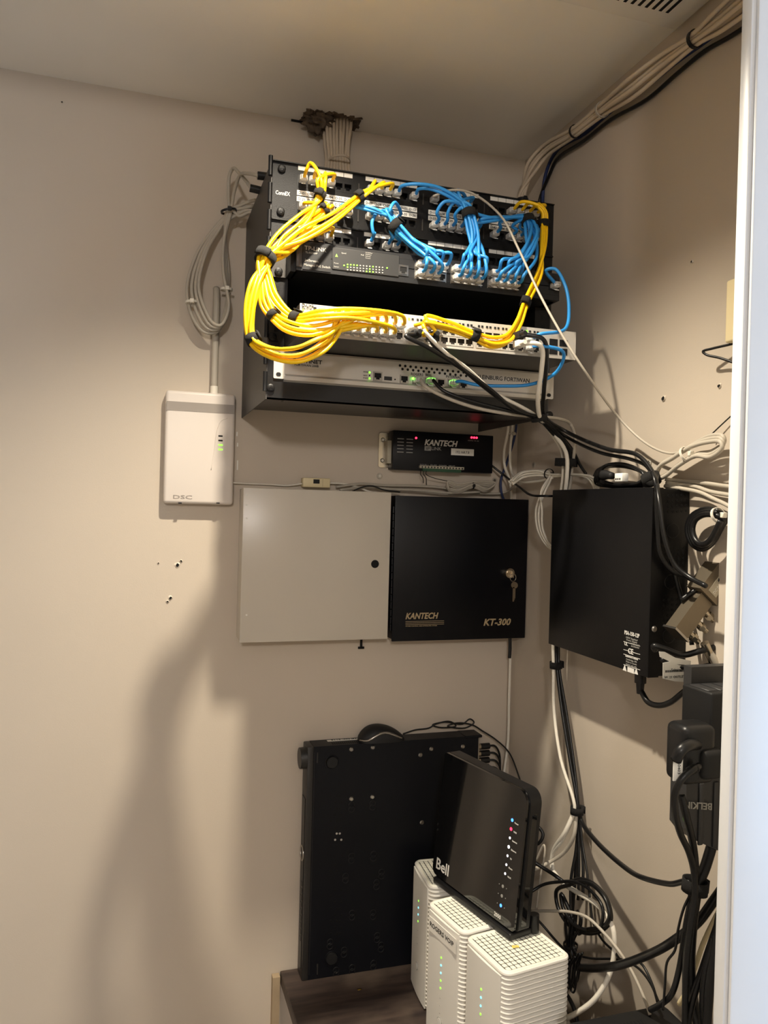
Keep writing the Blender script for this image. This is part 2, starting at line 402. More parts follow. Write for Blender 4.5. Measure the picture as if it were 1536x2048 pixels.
scr = MB().cyl((0, 0, 0), (0, -.003, 0), .0062, 14).cyl((0, -.003, 0), (0, -.0042, 0), .0062, 14, .0045)
scr.box(-.0035, .0035, -.0046, -.004, -.0007, .0007).box(-.0007, .0007, -.0046, -.004, -.0035, .0035)
SCREW_B = scr.mesh('screw_head', M['rackblk'], smooth='auto')
scr2 = MB().cyl((0, 0, 0), (0, -.0018, 0), .0045, 12, .003)
SCREW_S = scr2.mesh('screw_head', M['steel'], smooth='auto')
for x, y in ((541, 776), (545, 674), (1098, 830)):
    p = PY(x, y, RY); inst('rack_screw', SCREW_B, rack, (p.x, RY, p.z))
MB().cyl(PY(527, 352, -.2)+V(.01, 0, 0), PY(515, 351, -.2), .0065, 12).build('grommet', M['blk'], rack)
MB().cyl(PY(512, 380, -.16)+V(.01, 0, 0), PY(500, 376, -.16), .0065, 12).build('grommet', M['blk'], rack)

# ------------------------------------------------------------------ jacks and plugs
def jack(w, h, ow, oh, nw, nh, depth, proud, m):
    b = MB(); zt = oh/2+nh/2; zb = zt-oh                  # opening, notch under it
    b.box(-w/2, -ow/2, -proud, depth, -h/2, h/2).box(ow/2, w/2, -proud, depth, -h/2, h/2)
    b.box(-ow/2, ow/2, -proud, depth, zt, h/2).box(-ow/2, -nw/2, -proud, depth, -h/2, zb).box(nw/2, ow/2, -proud, depth, -h/2, zb)
    b.box(-nw/2, nw/2, -proud, depth, -h/2, zb-nh).box(-ow/2, ow/2, depth-.001, depth, -h/2, zt)
    me = b.mesh('port', m)
    if m is not M['blk']:                                  # bright frame, dark inside
        me.materials.append(M['void'])
        for q in me.polygons:
            if q.center.y > -proud+1e-5: q.material_index = 1
    return me
J_PANEL = jack(.0144, .0165, .0112, .0075, .0062, .003, .011, .0022, M['blk'])
J_SW = jack(.0128, .0132, .0106, .0068, .0058, .0026, .010, .0004, M['steel'])
J_FW = jack(.0132, .0128, .0112, .0074, .0060, .0028, .0012, .0004, M['steel'])
J_DL = jack(.0132, .0128, .0108, .0070, .0058, .0024, .010, .0005, M['silver'])
pb = MB()
pb.rbox(-.0060, .0060, -.0150, 0, -.0040, .0046, .0011, 1)
pb.add([(-.0050, -.0148, -.0032), (.0050, -.0148, -.0032), (.0050, -.0148, .0038), (-.0050, -.0148, .0038), (-.0038, -.0185, -.0030), (.0038, -.0190, -.0026), (.0038, -.0190, .0030), (-.0038, -.0190, .0030)],
       [(0, 1, 5, 4), (1, 2, 6, 5), (2, 3, 7, 6), (3, 0, 4, 7), (4, 5, 6, 7)])
PLUG = pb.mesh('plug', M['clear'])
pl = MB().prism([(-.0012, -.0040), (-.0140, -.0100), (-.0140, -.0086), (-.0012, -.0028)], (.0066, 0, 0), (-.0033, 0, 0), (0, 1, 0), (0, 0, 1))
LATCH = pl.mesh('latch', M['clear'])
LOAD = MB().box(-.0042, .0042, -.009, -.003, -.0012, .0022).mesh('wire_bar', M['label'])
def add_plug(root, p, mesh=None, droop=0, name='plug'):
    rot = (droop, 0, 0)
    o = inst(name, mesh or PLUG, root, p, rot)
    l_ = bpy.data.objects.new('latch', LATCH); COL.objects.link(l_); l_.parent = o
    l_ = bpy.data.objects.new('wire_bar', LOAD); COL.objects.link(l_); l_.parent = o
    return o
boot = MB().rbox(-.0065, .0065, -.018, 0, -.005, .005, .0015, 2).cyl((0, -.018, 0), (0, -.028, 0), .0045, 10, .0034)
BOOT_K = boot.mesh('booted_plug', M['blkm'], smooth='auto'); BOOT_W = boot.mesh('booted_plug', M['white'], smooth='auto')

# ------------------------------------------------------------------ patch panels
PITCH_P = .0146; XP1 = -.5286; GP = .1084
def px_port(i): return XP1+(i//6)*GP+(i % 6)*PITCH_P
ROWZ = (2.1425, 2.1005, 2.0575)
def panel(label, zt, zb, rows, strips, toplab, first):
    t = thing('patch_bay', label, 'patch panel', ((RX0+RX1)/2, RY, zb))
    f = MB(); zs = [zt]
    for r in rows: zs += [ROWZ[r]+.0084, ROWZ[r]-.0084]
    zs += [zb]
    for i in range(0, len(zs), 2): f.box(RX0, RX1, RY-.002, RY, zs[i+1], zs[i])
    for r in rows:
        edges = [RX0]
        for gI in range(4): edges += [px_port(gI*6)-.0074, px_port(gI*6+5)+.0074]
        edges += [RX1]
        for i in range(0, len(edges), 2): f.box(edges[i], edges[i+1], RY-.002, RY, ROWZ[r]-.0084, ROWZ[r]+.0084)
    f.box(RX0, RX1, RY-.006, RY-.002, zt-.0016, zt).box(RX0, RX1, RY-.004, RY-.002, zb, zb+.0012)
    f.build('faceplate', M['rackblk'], t, False)
    for r in rows:
        for i in range(24): inst('port', J_PANEL, t, (px_port(i), RY, ROWZ[r]))
        for gI in range(3):
            x = (px_port(gI*6+5)+px_port(gI*6+6))/2
            MB().box(x-.0008, x+.0008, RY-.0032, RY-.002, ROWZ[r]-.009, ROWZ[r]+.009).build('divider', M['rackside'], t)
    for z in toplab:
        for i in range(24):
            x = px_port(i); MB().box(x-.0069, x+.0069, RY-.0027, RY-.002, z-.0033, z+.0033).build('port_label', M['label'], t)
    for (z, n0) in strips:
        for gI in range(4):
            a = px_port(gI*6)-.0078; b = px_port(gI*6+5)+.0078
            st = MB().box(a, b, RY-.0027, RY-.002, z-.0038, z+.0038).build('label_strip', M['label'], t)
            mb = MB()
            for k in range(6):
                q = text_mb('D-%02d' % (n0+gI*6+k), .0040, (px_port(gI*6+k), RY-.0028, z-.0020), (1, 0, 0), (0, 0, 1), align='CENTER', bold=.01); mb.add(q.v, q.f)
            mb.build('lettering', M['ink'], st, False)
    for x in (RX0+.0135, RX1-.0135):
        for z in ((zt-.0115, zb+.0115) if zt-zb > .06 else ((zt+zb)/2,)):
            inst('rack_screw', SCREW_B, t, (x, RY-.002, z))
    return t
P2U = panel('black two-unit patch panel with two rows of jacks, topmost in the rack', 2.167, 2.0785, (0, 1), ((2.1232, 1), (2.1138, 25)), (2.1612,), 1)
P1U = panel('black one-unit patch panel with one jack row, directly below the two-unit panel', 2.0780, 2.0345, (2,), (), (2.0735,), 49)
lt = PY(551, 388, RY-.0021)
text_mb('ConnEX', .0062, (lt.x, RY-.0021, lt.z), (1, 0, 0), (0, 0, 1), width=.0225, bold=.02).build('lettering', M['whiteink'], P2U, False)

# ------------------------------------------------------------------ dark grey 24-port switch
TY = -.337; TZ0, TZ1 = 1.9895, 2.0335; TX0, TX1 = -.5435, -.1035
sw = thing('network_switch', 'dark grey managed switch full of blue patch cables, below the patch panels', 'network switch', ((TX0+TX1)/2, TY, TZ0))
MB().box(TX0, TX1, TY+.002, -.08, TZ0, TZ1).build('chassis', M['blk'], sw)
pxs = []
for x in (838, 910, 984):
    c0 = PY(x, 536, TY).x
    pxs.append([c0+k*.0128 for k in range(4)])
TPZ = (2.0190, 2.0045)
fp = MB(); edges = [TX0]
for g4 in pxs: edges += [g4[0]-.0066, g4[3]+.0066]
edges += [TX1]
for i in range(0, len(edges), 2): fp.rbox(edges[i], edges[i+1], TY, TY+.003, TPZ[1]-.0067, TPZ[0]+.0067, .0003, 1)
fp.box(TX0, TX1, TY, TY+.003, TPZ[0]+.0067, TZ1).box(TX0, TX1, TY, TY+.003, TZ0, TPZ[1]-.0067).box(TX0, TX1, TY, TY+.003, TPZ[1]+.0067-.0001, TPZ[0]-.0067+.0001)
fp.build('faceplate', M['greyd'], sw, False)
for g4 in pxs:
    for x in g4:
        for z in TPZ: inst('port', J_SW, sw, (x, TY, z))
    MB().box(g4[0]-.0074, g4[0]-.0066, TY-.0006, TY, TPZ[1]-.008, TPZ[0]+.008).box(g4[3]+.0066, g4[3]+.0074, TY-.0006, TY, TPZ[1]-.008, TPZ[0]+.008).build('port_frame', M['steel'], sw)
a = PY(592, 520, TY).x; b = PY(604, 520, TY).x; c2 = PY(663, 520, TY).x; d2 = PY(798, 520, TY).x
MB().rbox(a, b, TY-.003, TY, TZ0+.004, TZ1-.003, .0015, 2).build('end_grip', M['rackside'], sw)
MB().box(b+.001, c2-.001, TY-.0012, TY, TZ0+.002, TZ1-.002).build('logo_plate', M['blkm'], sw)
MB().rbox(c2+.001, d2, TY-.0014, TY, TZ0+.007, TZ1-.004, .0006, 1).build('led_panel', M['grey'], sw)
def tx(par, s, px_, py_, Y, size, m, width=None, shear=0, name='lettering', bold=.01):
    p = PY(px_, py_, Y); return text_mb(s, size, p, (1, 0, 0), (0, 0, 1), width, shear, bold=bold).build(name, m, par, False)
tx(sw, 'TP-LINK', 609, 499, TY-.0014, .0062, M['greyink'], .0335)
tx(sw, 'TL-SG3424P', 611, 506, TY-.0014, .0026, M['greyink'], .018)
tx(sw, 'JetStream', 609, 522, TY-.0014, .0036, M['greyink'], .021)
tx(sw, 'Managed PoE Switch', 608, 531, TY-.0014, .0036, M['greyink'], .040)
tx(sw, 'Speed', 683, 507, TY-.0015, .0022, M['greyink']); tx(sw, 'PoE', 722, 511, TY-.0015, .0022, M['greyink'])
for i, s in enumerate(('10/100Mbps', '1000Mbps', 'PoE Max', 'Function')): tx(sw, s, 731, 506+i*3.6, TY-.0015, .0017, M['greyink'])
tx(sw, 'Power', 668, 527, TY-.0015, .002, M['greyink']); tx(sw, 'System', 668, 534, TY-.0015, .002, M['greyink'])
tr = PY(673, 511, TY-.0015); MB().prism([(-.002, -.002), (.002, -.002), (0, .0025)], (0, -.0004, 0), tr).build('warning_symbol', M['greens'], sw)
LEDB = MB().cyl((0, 0, 0), (0, -.0008, 0), .0012, 8); LED_G = LEDB.mesh('led', M['greens']); LED_O = LEDB.mesh('led', M['greyink']); LED_K = LEDB.mesh('led', M['void'])
for r in range(4):
    for k in range(12):
        x = 695+k*6.35; y = 524+r*5.2+k*.55
        lit = (r, k) in ((1, 0), (1, 1), (1, 2), (1, 3), (2, 0), (2, 7), (3, 6), (3, 7), (3, 8), (1, 8))
        if r in (1, 2, 3) : inst('led', LED_G if lit else LED_O, sw, PY(x, y, TY-.0014))
for (x, y) in ((688, 531), (774, 536)): inst('led', LED_G, sw, PY(x, y, TY-.0014))
cp = PY(806, 541, TY); inst('port', J_FW, sw, (cp.x, TY-.0014, cp.z))
MB().box(cp.x-.0085, cp.x+.0085, TY-.0012, TY-.0004, cp.z+.0068, cp.z+.0082).box(cp.x-.0085, cp.x+.0085, TY-.0012, TY-.0004, cp.z-.0082, cp.z-.0068).box(cp.x-.0085, cp.x-.0066, TY-.0012, TY-.0004, cp.z-.007, cp.z+.007).box(cp.x+.0066, cp.x+.0085, TY-.0012, TY-.0004, cp.z-.007, cp.z+.007).build('port_frame', M['steel'], sw)
for x in (RX0+.0015, RX1-.0265):
    MB().box(x, x+.025, RY-.0035, RY-.0015, TZ0, TZ1).build('ear', M['rackside'], sw)
    for z in (TZ0+.008, TZ1-.008): inst('ear_screw', SCREW_B, sw, (x+.011, RY-.003, z))
for (x0_, x1_) in ((RX0+.024, TX0+.003), (TX1-.003, RX1-.024)): MB().box(min(x0_, x1_), max(x0_, x1_), TY+.01, RY-.002, TZ0, TZ1).build('ear_arm', M['blk'], sw)

# ------------------------------------------------------------------ silver 48-port switch standing forward of the rack
DY = -.400; DZ0, DZ1 = 1.8805, 1.9245; DX0, DX1 = -.549, -.108
dk = thing('network_switch', 'silver-fronted forty-eight port switch with yellow cables, jutting forward of the rack', 'network switch', ((DX0+DX1)/2, DY, DZ0))
MB().box(DX0, DX1, DY+.002, -.16, DZ0, DZ1).build('chassis', M['rackside'], dk)
DPZ = (1.9050, 1.8915); DXP = [-.4955+k*.0134+(k//8)*.0045 for k in range(24)]
fp = MB()
fp.box(DX0, DX1, DY, DY+.003, DPZ[0]+.0064, DZ1).box(DX0, DX1, DY, DY+.003, DZ0, DPZ[1]-.0064)
ed = [DX0]
for g8 in range(3): ed += [DXP[g8*8]-.0067, DXP[g8*8+7]+.0067]
ed += [DX1]
for i in range(0, 8, 2): fp.box(ed[i], ed[i+1], DY, DY+.003, DPZ[1]-.0064, DPZ[0]+.0064)
fp.build('faceplate', M['silver'], dk, False)
J_DLU = J_DL
for x in DXP:
    for z in DPZ: inst('port', J_DL, dk, (x, DY, z))
for k in range(2):
    for z in DPZ:
        x = -.1475+k*.0175; MB().box(x-.007, x+.007, DY-.0006, DY, z-.0052, z+.0052).build('module_slot', M['void'], dk)
LQ = MB().box(-.0016, .0016, -.0006, 0, -.0016, .0016); LEDQ = LQ.mesh('led', M['greyd']); LEDQG = LQ.mesh('led', M['greens'])
for i, x in enumerate(DXP):
    for q in (-.0028, .0028):
        on = i < 9 or i in (20, 22)
        inst('led', LEDQG if on and (q < 0 or i % 2) else LEDQ, dk, (x+q, DY, 1.9180))
tx(dk, 'D-Link', 604, 613, DY-.0004, .0052, M['ink'], .017); tx(dk, 'DGS-1210-48', 604, 617, DY-.0004, .0018, M['ink'])
for (x, y) in ((606, 620), (607, 627)): inst('led', LED_G, dk, PY(x, y, DY))
for i, (x, y) in enumerate(((630, 617), (650, 619))):
    q = PY(x, y, DY); n_ = MB().box(q.x-.002, q.x+.002, DY-.0004, DY, q.z-.002, q.z+.002).build('led_number', M['ink'], dk)

# ------------------------------------------------------------------ silver one-unit appliance at the bottom of the rack
FY = -.2905; FZ0, FZ1 = 1.8345, 1.8785
fw = thing('network_appliance', 'silver one-unit network appliance with vent dots, lowest in the rack', 'network appliance', ((RX0+RX1)/2, FY, FZ0))
FX0, FX1 = RX0+.009, RX1+.0095
b = MB(); b.box(FX0+.016, FX1-.016, RY, -.03, FZ0+.001, FZ1-.001); b.build('chassis', M['rackside'], fw)
f = MB()
prof = [(RY, FZ0-.004), (FY-.003, FZ0-.002), (FY-.0045, FZ0+.004), (FY, FZ0+.0075), (FY, FZ1-.003), (FY+.0015, FZ1), (RY, FZ1)]
f.prism(prof, (FX1-FX0-.032, 0, 0), (FX0+.016, 0, 0), (0, 1, 0), (0, 0, 1)); f.build('front_panel', M['silver'], fw, False)
for x0, x1 in ((FX0, FX0+.0165), (FX1-.0165, FX1)):
    e = MB().rbox(x0, x1, RY-.0025, RY-.0005, FZ0, FZ1, .002, 2, 'y').build('ear', M['silver'], fw)
    for z in (FZ0+.0065, FZ1-.0065):
        MB().rbox(x0+.004, x0+.0115, RY-.0031, RY-.0024, z-.003, z+.003, .0028, 3, 'y').build('slot', M['void'], e)
DOT = MB().cyl((0, 0, 0), (0, -.0004, 0), .0021, 10).mesh('vent_dot', M['void'])
for k in range(13):
    for r in range(2):
        x = 800+k*10.6+r*5; y = 731+k*1.15+r*7.2
        inst('vent_dot', DOT, fw, PY(x, y, FY-.0001))
def fport(x, y):
    p = PY(x, y, FY); inst('port', J_FW, fw, (p.x, FY-.0018, p.z))
    MB().box(p.x-.0078, p.x+.0078, FY-.0012, FY, p.z-.0075, p.z+.0075).build('port_frame', M['steel'], fw); return p
FP = {}
for k, (x, y) in enumerate(((755, 753), (808, 759), (833, 762), (857, 763), (881, 766), (903, 767), (926, 770))): FP[k] = fport(x, y)
p = PY(776, 757, FY); MB().box(p.x-.0065, p.x+.0065, FY-.0008, FY, p.z-.003, p.z+.003).build('usb_port', M['greyd'], fw)
p = PY(790, 759, FY); inst('vent_dot', LED_K, fw, p)
tx(fw, 'FORTINET', 586, 724, FY-.0003, .0062, M['ink'], .046, bold=.025); tx(fw, 'FORTIWAN 200B', 589, 731, FY-.0003, .0036, M['ink'], .038)
tx(fw, 'KLEINBURG FORTIWAN', 953, 757, FY-.0003, .0070, M['ink'], .098)
for s, x, y in (('POWER', 727, 745), ('HDD', 727, 752), ('STATUS', 726, 757), ('CONSOLE', 748, 767), ('USB', 771, 769), ('1/2', 787, 770), ('ROGERS', 822, 750), ('BELL', 851, 752), ('INTERNAL', 892, 755)):
    big = s in ('ROGERS', 'BELL', 'INTERNAL'); tx(fw, s, x, y, FY-.0003, .0042 if big else .0022, M['ink'])
GL = MB().cyl((0, 0, 0), (0, -.0012, 0), .0022, 10).mesh('led', M['green'])
GS = MB().cyl((0, 0, 0), (0, -.0010, 0), .0017, 10).mesh('led', M['greens'])
for x, y in ((739, 745), (739, 757)): inst('led', GS, fw, PY(x, y, FY))
inst('led', LED_K, fw, PY(739, 751, FY))
for x, y in ((826, 757), (862, 758), (906, 762)):
    p = PY(x, y, FY-.0025); inst('led', GL, fw, p)
# ------------------------------------------------------------------ patch cables
def perp(t):
    t = t.normalized(); r = Vector((0, 0, 1)) if abs(t.z) < .9 else Vector((1, 0, 0)); u = t.cross(r).normalized(); return u, t.cross(u)
def slot(k, n, rb):
    if n == 1: return 0, 0
    a = k*2.39996; q = rb*math.sqrt((k+.5)/n); return math.cos(a)*q, math.sin(a)*q
def route(stations, k, n, r):
    """stations = [(point, bundle radius or None)]: each strand keeps its own place in the bundle"""
    out = []; L = len(stations)
    for i, (p, rb) in enumerate(stations):
        t = stations[min(i+1, L-1)][0]-stations[max(i-1, 0)][0]; u, w = perp(t)
        a, b = slot(k, n, rb if rb is not None else r*1.05*math.sqrt(n)); out.append(p+u*a+w*b)
    return out
def cable(name, label, cat, pts, r, m, plugs=(), group=None, n=8, per=6, boots=()):
    if not plugs and not boots:
        return tag(MB().tube(pts, r, n, per).build(name, m, None, True), label, cat, group)
    t = thing(name, label, cat, pts[0], group=group)
    MB().tube(pts, r, n, per).build('cord', m, t, True)
    for p in plugs: add_plug(t, p)
    for p, me in boots: inst('booted_plug', me, t, p)
    return t
def tie(c, axis, r, w, label, m=None, name='velcro_tie', cat='cable tie', flap=True, sx=1.0):
    c = Vector(c); a = Vector(axis).normalized(); m = m or M['velcro']
    if name == 'zip_tie':
        u, v = perp(a); mb = MB().ring(c, a, r, r+.0012, w, 18, sx); s = w*.9; p = c-V(0, 1, 0)*(r+.001)
        mb.rbox(p.x-s, p.x+s, p.y-s*.8, p.y+s*.8, p.z-s, p.z+s, s*.2, 1)
        return tag(mb.build(name, m, None, 'auto'), label, cat)
    t = thing(name, label, cat, c)
    MB().ring(c, a, r, r+.0018, w, 22, sx).build('band', m, t, True)
    if flap:
        u, v = perp(a); rr = r+.0019; vs = []; K = 7
        for j in range(K):
            g = 3.6+j*.22; rad = rr+.0004+.0016*(j/(K-1))
            for h in (-w/2, w/2): vs.append(c+u*math.cos(g)*rad*sx+v*math.sin(g)*rad+a*h)
        for j in range(K):
            g = 3.6+j*.22; rad = rr+.0020+.0016*(j/(K-1))
            for h in (-w/2, w/2): vs.append(c+u*math.cos(g)*rad*sx+v*math.sin(g)*rad+a*h)
        fs = []
        for j in range(K-1):
            q = 2*j; fs += [(q, q+1, q+3, q+2), (2*K+q, 2*K+q+2, 2*K+q+3, 2*K+q+1), (q, q+2, 2*K+q+2, 2*K+q), (q+1, 2*K+q+1, 2*K+q+3, q+3)]
        fs += [(0, 2*K, 2*K+1, 1), (2*K-2, 2*K-1, 4*K-1, 4*K-2)]
        MB().add(vs, fs).build('flap', m, t, True)
    return t
RC = .0027
def pport(row, i): return V(px_port(i), RY-.001, ROWZ[row])
def tport(i): return V(pxs[i//8][(i % 8)//2], TY, TPZ[i % 2])
def dport(c, r): return V(DXP[c], DY, DPZ[r])
OUT = V(0, -.0175, 0); OUT2 = V(0, -.033, 0)
ORD = 'first second third fourth fifth sixth seventh eighth ninth tenth'.split()+['']*14
def portname(row, i):
    return ('jack D-%02d in the top row of the upper patch panel' % (i+1), 'jack D-%02d in the second row of the upper patch panel' % (25+i), 'the %s jack of the single-row lower patch panel' % ORD[i])[row]

# --- yellow bundle on the left
YV1, YV2, YV3, YBIG = PY(640, 391, -.338), PY(720, 395, -.335), PY(648, 421, -.336), PY(531, 517, -.378)
YA, YB, YC = PY(505, 679, -.412), PY(546, 631, -.412), PY(590, 636, -.424)
jobs = []
for i in range(4): jobs.append((0, i, [(YV1+V(0, -.004, .020), .008), (YV1, None), (PY(606, 440, -.356), .011), (PY(564, 478, -.370), .012), (YBIG, 'B')], 4, i))
for i in range(3): jobs.append((0, 6+i, [(YV2+V(.008, -.002, .006), .005), (YV2, None), (PY(668, 437, -.352), .008), (PY(606, 473, -.366), .011), (YBIG, 'B')], 3, i))
for i in range(4): jobs.append((1, i, [(YV3+V(.004, -.004, .008), .006), (YV3, None), (PY(612, 452, -.350), .010), (PY(576, 484, -.362), .013), (YBIG, 'B')], 4, i))
for i in range(4): jobs.append((2, i, [(PY(612+i*15, 452+i*1.5, -.345), .002), (PY(602, 474, -.350), .009), (PY(572, 500, -.364), .010), (YBIG, 'B')], 4, i))
BR = RC*1.05*math.sqrt(15)
splits = {'A': ([(PY(511, 565, -.398), .009), (PY(498, 622, -.406), .009), (YA, None), (PY(540, 705, -.432), .010), (PY(592, 712, -.446), .016), (PY(636, 694, -.450), .016), (PY(660, 676, -.446), .010)], 6),
          'B': ([(PY(524, 570, -.394), None), (PY(532, 606, -.402), .008), (YB, None), (PY(580, 655, -.432), .009), (PY(628, 662, -.444), .009)], 4),
          'C': ([(PY(537, 560, -.390), None), (PY(551, 600, -.402), .008), (YC, None), (PY(640, 631, -.448), .009), (PY(700, 628, -.452), .010)], 5)}
who = ['C', 'C', 'B', 'A', 'C', 'C', 'C', 'B', 'B', 'A', 'A', 'A', 'A', 'B', 'A']
ends = {'A': [(0, 0), (0, 1), (1, 0), (1, 1), (2, 1), (2, 0)], 'B': [(3, 1), (4, 1), (3, 0), (4, 0)], 'C': [(5, 0), (6, 0), (7, 0), (6, 1), (5, 1)]}
cnt = {'A': 0, 'B': 0, 'C': 0}
for k, (row, i, st, n, kk) in enumerate(jobs):
    p0 = pport(row, i); a = route([s for s in st if s[1] != 'B'], kk, n, RC)
    u, w = perp(PY(505, 580, -.4)-PY(570, 470, -.365)); s1, s2 = slot(k, 15, BR); big = YBIG+u*s1+w*s2
    key = who[k]; j = cnt[key]; cnt[key] += 1
    b = route(splits[key][0], j, splits[key][1], RC)
    cc, rr = ends[key][j]; e = dport(cc, rr)
    lead = V(0, -.024, .004) if row == 0 else (V(0, -.024, .006) if row == 2 else V(0, -.02, -.002))
    arch = [p0+V(.004, -.040, .012)] if (row, i) == (0, 0) else []
    pts = [p0+OUT, p0+lead+V(0, -.008, 0)]+arch+a+[big]+b+[e+V(-.010, -.042, .006 if rr == 0 else .002), e+V(-.001, -.028, 0), e+OUT]
    cable('patch_cable', 'yellow patch cable from %s' % portname(row, i), 'cable', pts, RC, M['yellow'], (p0, e), 'yellow patch cables in the left bundle')
tie(YV1, PY(612, 442, -.356)-YV1-V(0, 0, .01), .0068, .011, 'black velcro tie on the four yellow cables of the top left jacks')
tie(YV2, PY(665, 437, -.352)-YV2, .0060, .012, 'black velcro tie on three yellow cables between the first two jack groups')
tie(YV3, PY(600, 452, -.352)-YV3, .0062, .009, 'small black velcro tie half hidden behind the yellow cables')
tie(YBIG, PY(505, 580, -.4)-PY(570, 470, -.365), .0128, .013, 'widest black velcro tie gathering the whole yellow bundle at the rack edge')
tie(YA, PY(540, 707, -.432)-PY(497, 622, -.406), .0078, .012, 'black velcro tie low on the outer yellow loop')
tie(YB, PY(580, 653, -.432)-PY(532, 606, -.402), .0066, .010, 'black velcro tie on the inner yellow strands beside the rack rail')
tie(YC, PY(640, 630, -.448)-PY(551, 600, -.402), .0072, .012, 'shiny dark velcro tie on yellow cables left of the silver switch')

# --- yellow bundle on the right
R1, R2, R3 = PY(1088, 447, -.335), PY(1051, 607, -.385), PY(949, 671, -.428)
for j, (i, cc, rr) in enumerate(((20, 9, 0), (21, 8, 0), (22, 9, 1), (23, 8, 1))):
    p0 = pport(0, i); e = dport(cc, rr)
    st = [(PY(1079, 413, -.335), .004), (PY(1088, 426, -.336), .005), (R1, None), (PY(1086, 490, -.346), .005), (PY(1079, 545, -.362), .006), (R2, None), (PY(1036, 648, -.405), .007), (PY(1015, 678, -.420), .008), (PY(985, 684, -.428), .009), (R3, None), (PY(900, 652, -.432), .007), (PY(850, 641, -.436), .008)]
    pts = [p0+OUT, p0+V(.004, -.036, .006)]+route(st, j, 4, RC)+[e+V(.012, -.036, .002), e+OUT]
    cable('patch_cable', 'yellow patch cable from %s' % portname(0, i), 'cable', pts, RC, M['yellow'], (p0, e), 'yellow patch cables in the right bundle')
tie(R1, V(0, -.01, -1), .0066, .011, 'black velcro tie on yellow cables at the top right rack edge')
tie(R2, PY(1036, 648, -.405)-PY(1079, 545, -.362), .0066, .012, 'black velcro tie on the slanting right yellow cables above the silver switch')
tie(R3, PY(900, 652, -.432)-PY(985, 684, -.428), .0068, .012, 'black velcro tie on yellow cables across the middle of the silver switch')

# --- blue bundles to the dark grey switch
B1, B2, B3 = PY(791, 452, -.336), PY(938, 428, -.338), PY(1056, 441, -.338)
def blue(row, i, tp, pre, st, j, n):
    p0 = pport(row, i); e = tport(tp)
    pts = [p0+OUT, p0+V(0, -.030, .003)]+pre+route(st, j, n, RC)+[e+V(-.002, -.040, .011 if tp % 2 == 0 else .006), e+V(0, -.028, 0), e+OUT]
    cable('patch_cable', 'blue patch cable from %s' % portname(row, i), 'cable', pts, RC, M['blue'], (p0, e), 'blue patch cables')
j1 = [(1, 4, [PY(735, 420, -.33)]), (1, 5, [PY(750, 418, -.335)]), (1, 7, []), (1, 8, [PY(772, 420, -.336)]), (1, 9, [PY(790, 405, -.336), PY(780, 420, -.343)]), (2, 8, [PY(786, 475, -.325)]), (2, 9, [PY(793, 475, -.325)])]
for j, (row, i, pre) in enumerate(j1):
    blue(row, i, j, pre, [(B1+V(-.005, 0, .010) if row == 1 else B1+V(0, .006, -.006), None), (B1, None), (PY(825, 484, -.346), .007), (PY(850, 500, -.366), .009)], j, 7)
p0 = pport(1, 6); e = pport(2, 6)
cable('patch_cable', 'short blue jumper from jack D-31 down to the single-row lower patch panel', 'cable', [p0+OUT, p0+V(.004, -.033, .0), PY(744, 445, -.325), PY(747, 468, -.322), e+V(.003, -.026, .010), e+OUT], RC, M['blue'], (p0, e))
j2 = [(0, 9, [PY(830, 368, -.33), PY(880, 376, -.335)]), (0, 11, [PY(868, 380, -.33)]), (0, 14, [PY(905, 385, -.33)]), (0, 15, [PY(915, 380, -.33)]), (1, 12, [PY(874, 425, -.325), PY(890, 403, -.333)]), (1, 13, [PY(896, 425, -.325), PY(908, 405, -.332)]), (1, 14, [PY(910, 430, -.325)]), (1, 15, [])]
for j, (row, i, pre) in enumerate(j2):
    blue(row, i, 8+j, pre, [(B2+V(-.006, 0, .012), .007), (B2, None), (PY(948, 470, -.350), .009), (PY(945-(3-j)*4, 507, -.366), .005)], j, 8)
j3 = [(0, 16, [PY(915, 408, -.327), PY(975, 434, -.333)]), (1, 17, [PY(960, 440, -.33), PY(1000, 434, -.335)]), (1, 18, [PY(1000, 445, -.325)]), (1, 20, [PY(1025, 452, -.32)]), (1, 21, [PY(1040, 455, -.32)]), (1, 22, [PY(1066, 455, -.32)]), (1, 23, [PY(1080, 465, -.325), PY(1070, 448, -.33)]), (1, 16, [PY(950, 447, -.328), PY(990, 441, -.333)])]
for j, (row, i, pre) in enumerate(j3):
    blue(row, i, 16+j, pre, [(B3+V(-.004, 0, .004), None), (B3, None), (PY(1064, 470, -.350), .011), (PY(1052+(j-4)*5, 515, -.368), .006)], j, 8)
tie(B1, PY(825, 484, -.346)-B1, .0092, .013, 'black velcro tie on the left blue bundle')
tie(B2, PY(948, 470, -.350)-B2+V(0, 0, -.01), .0096, .013, 'black velcro tie on the middle blue bundle')
tie(B3, PY(1064, 470, -.350)-B3, .0096, .012, 'black velcro tie on the right blue bundle')
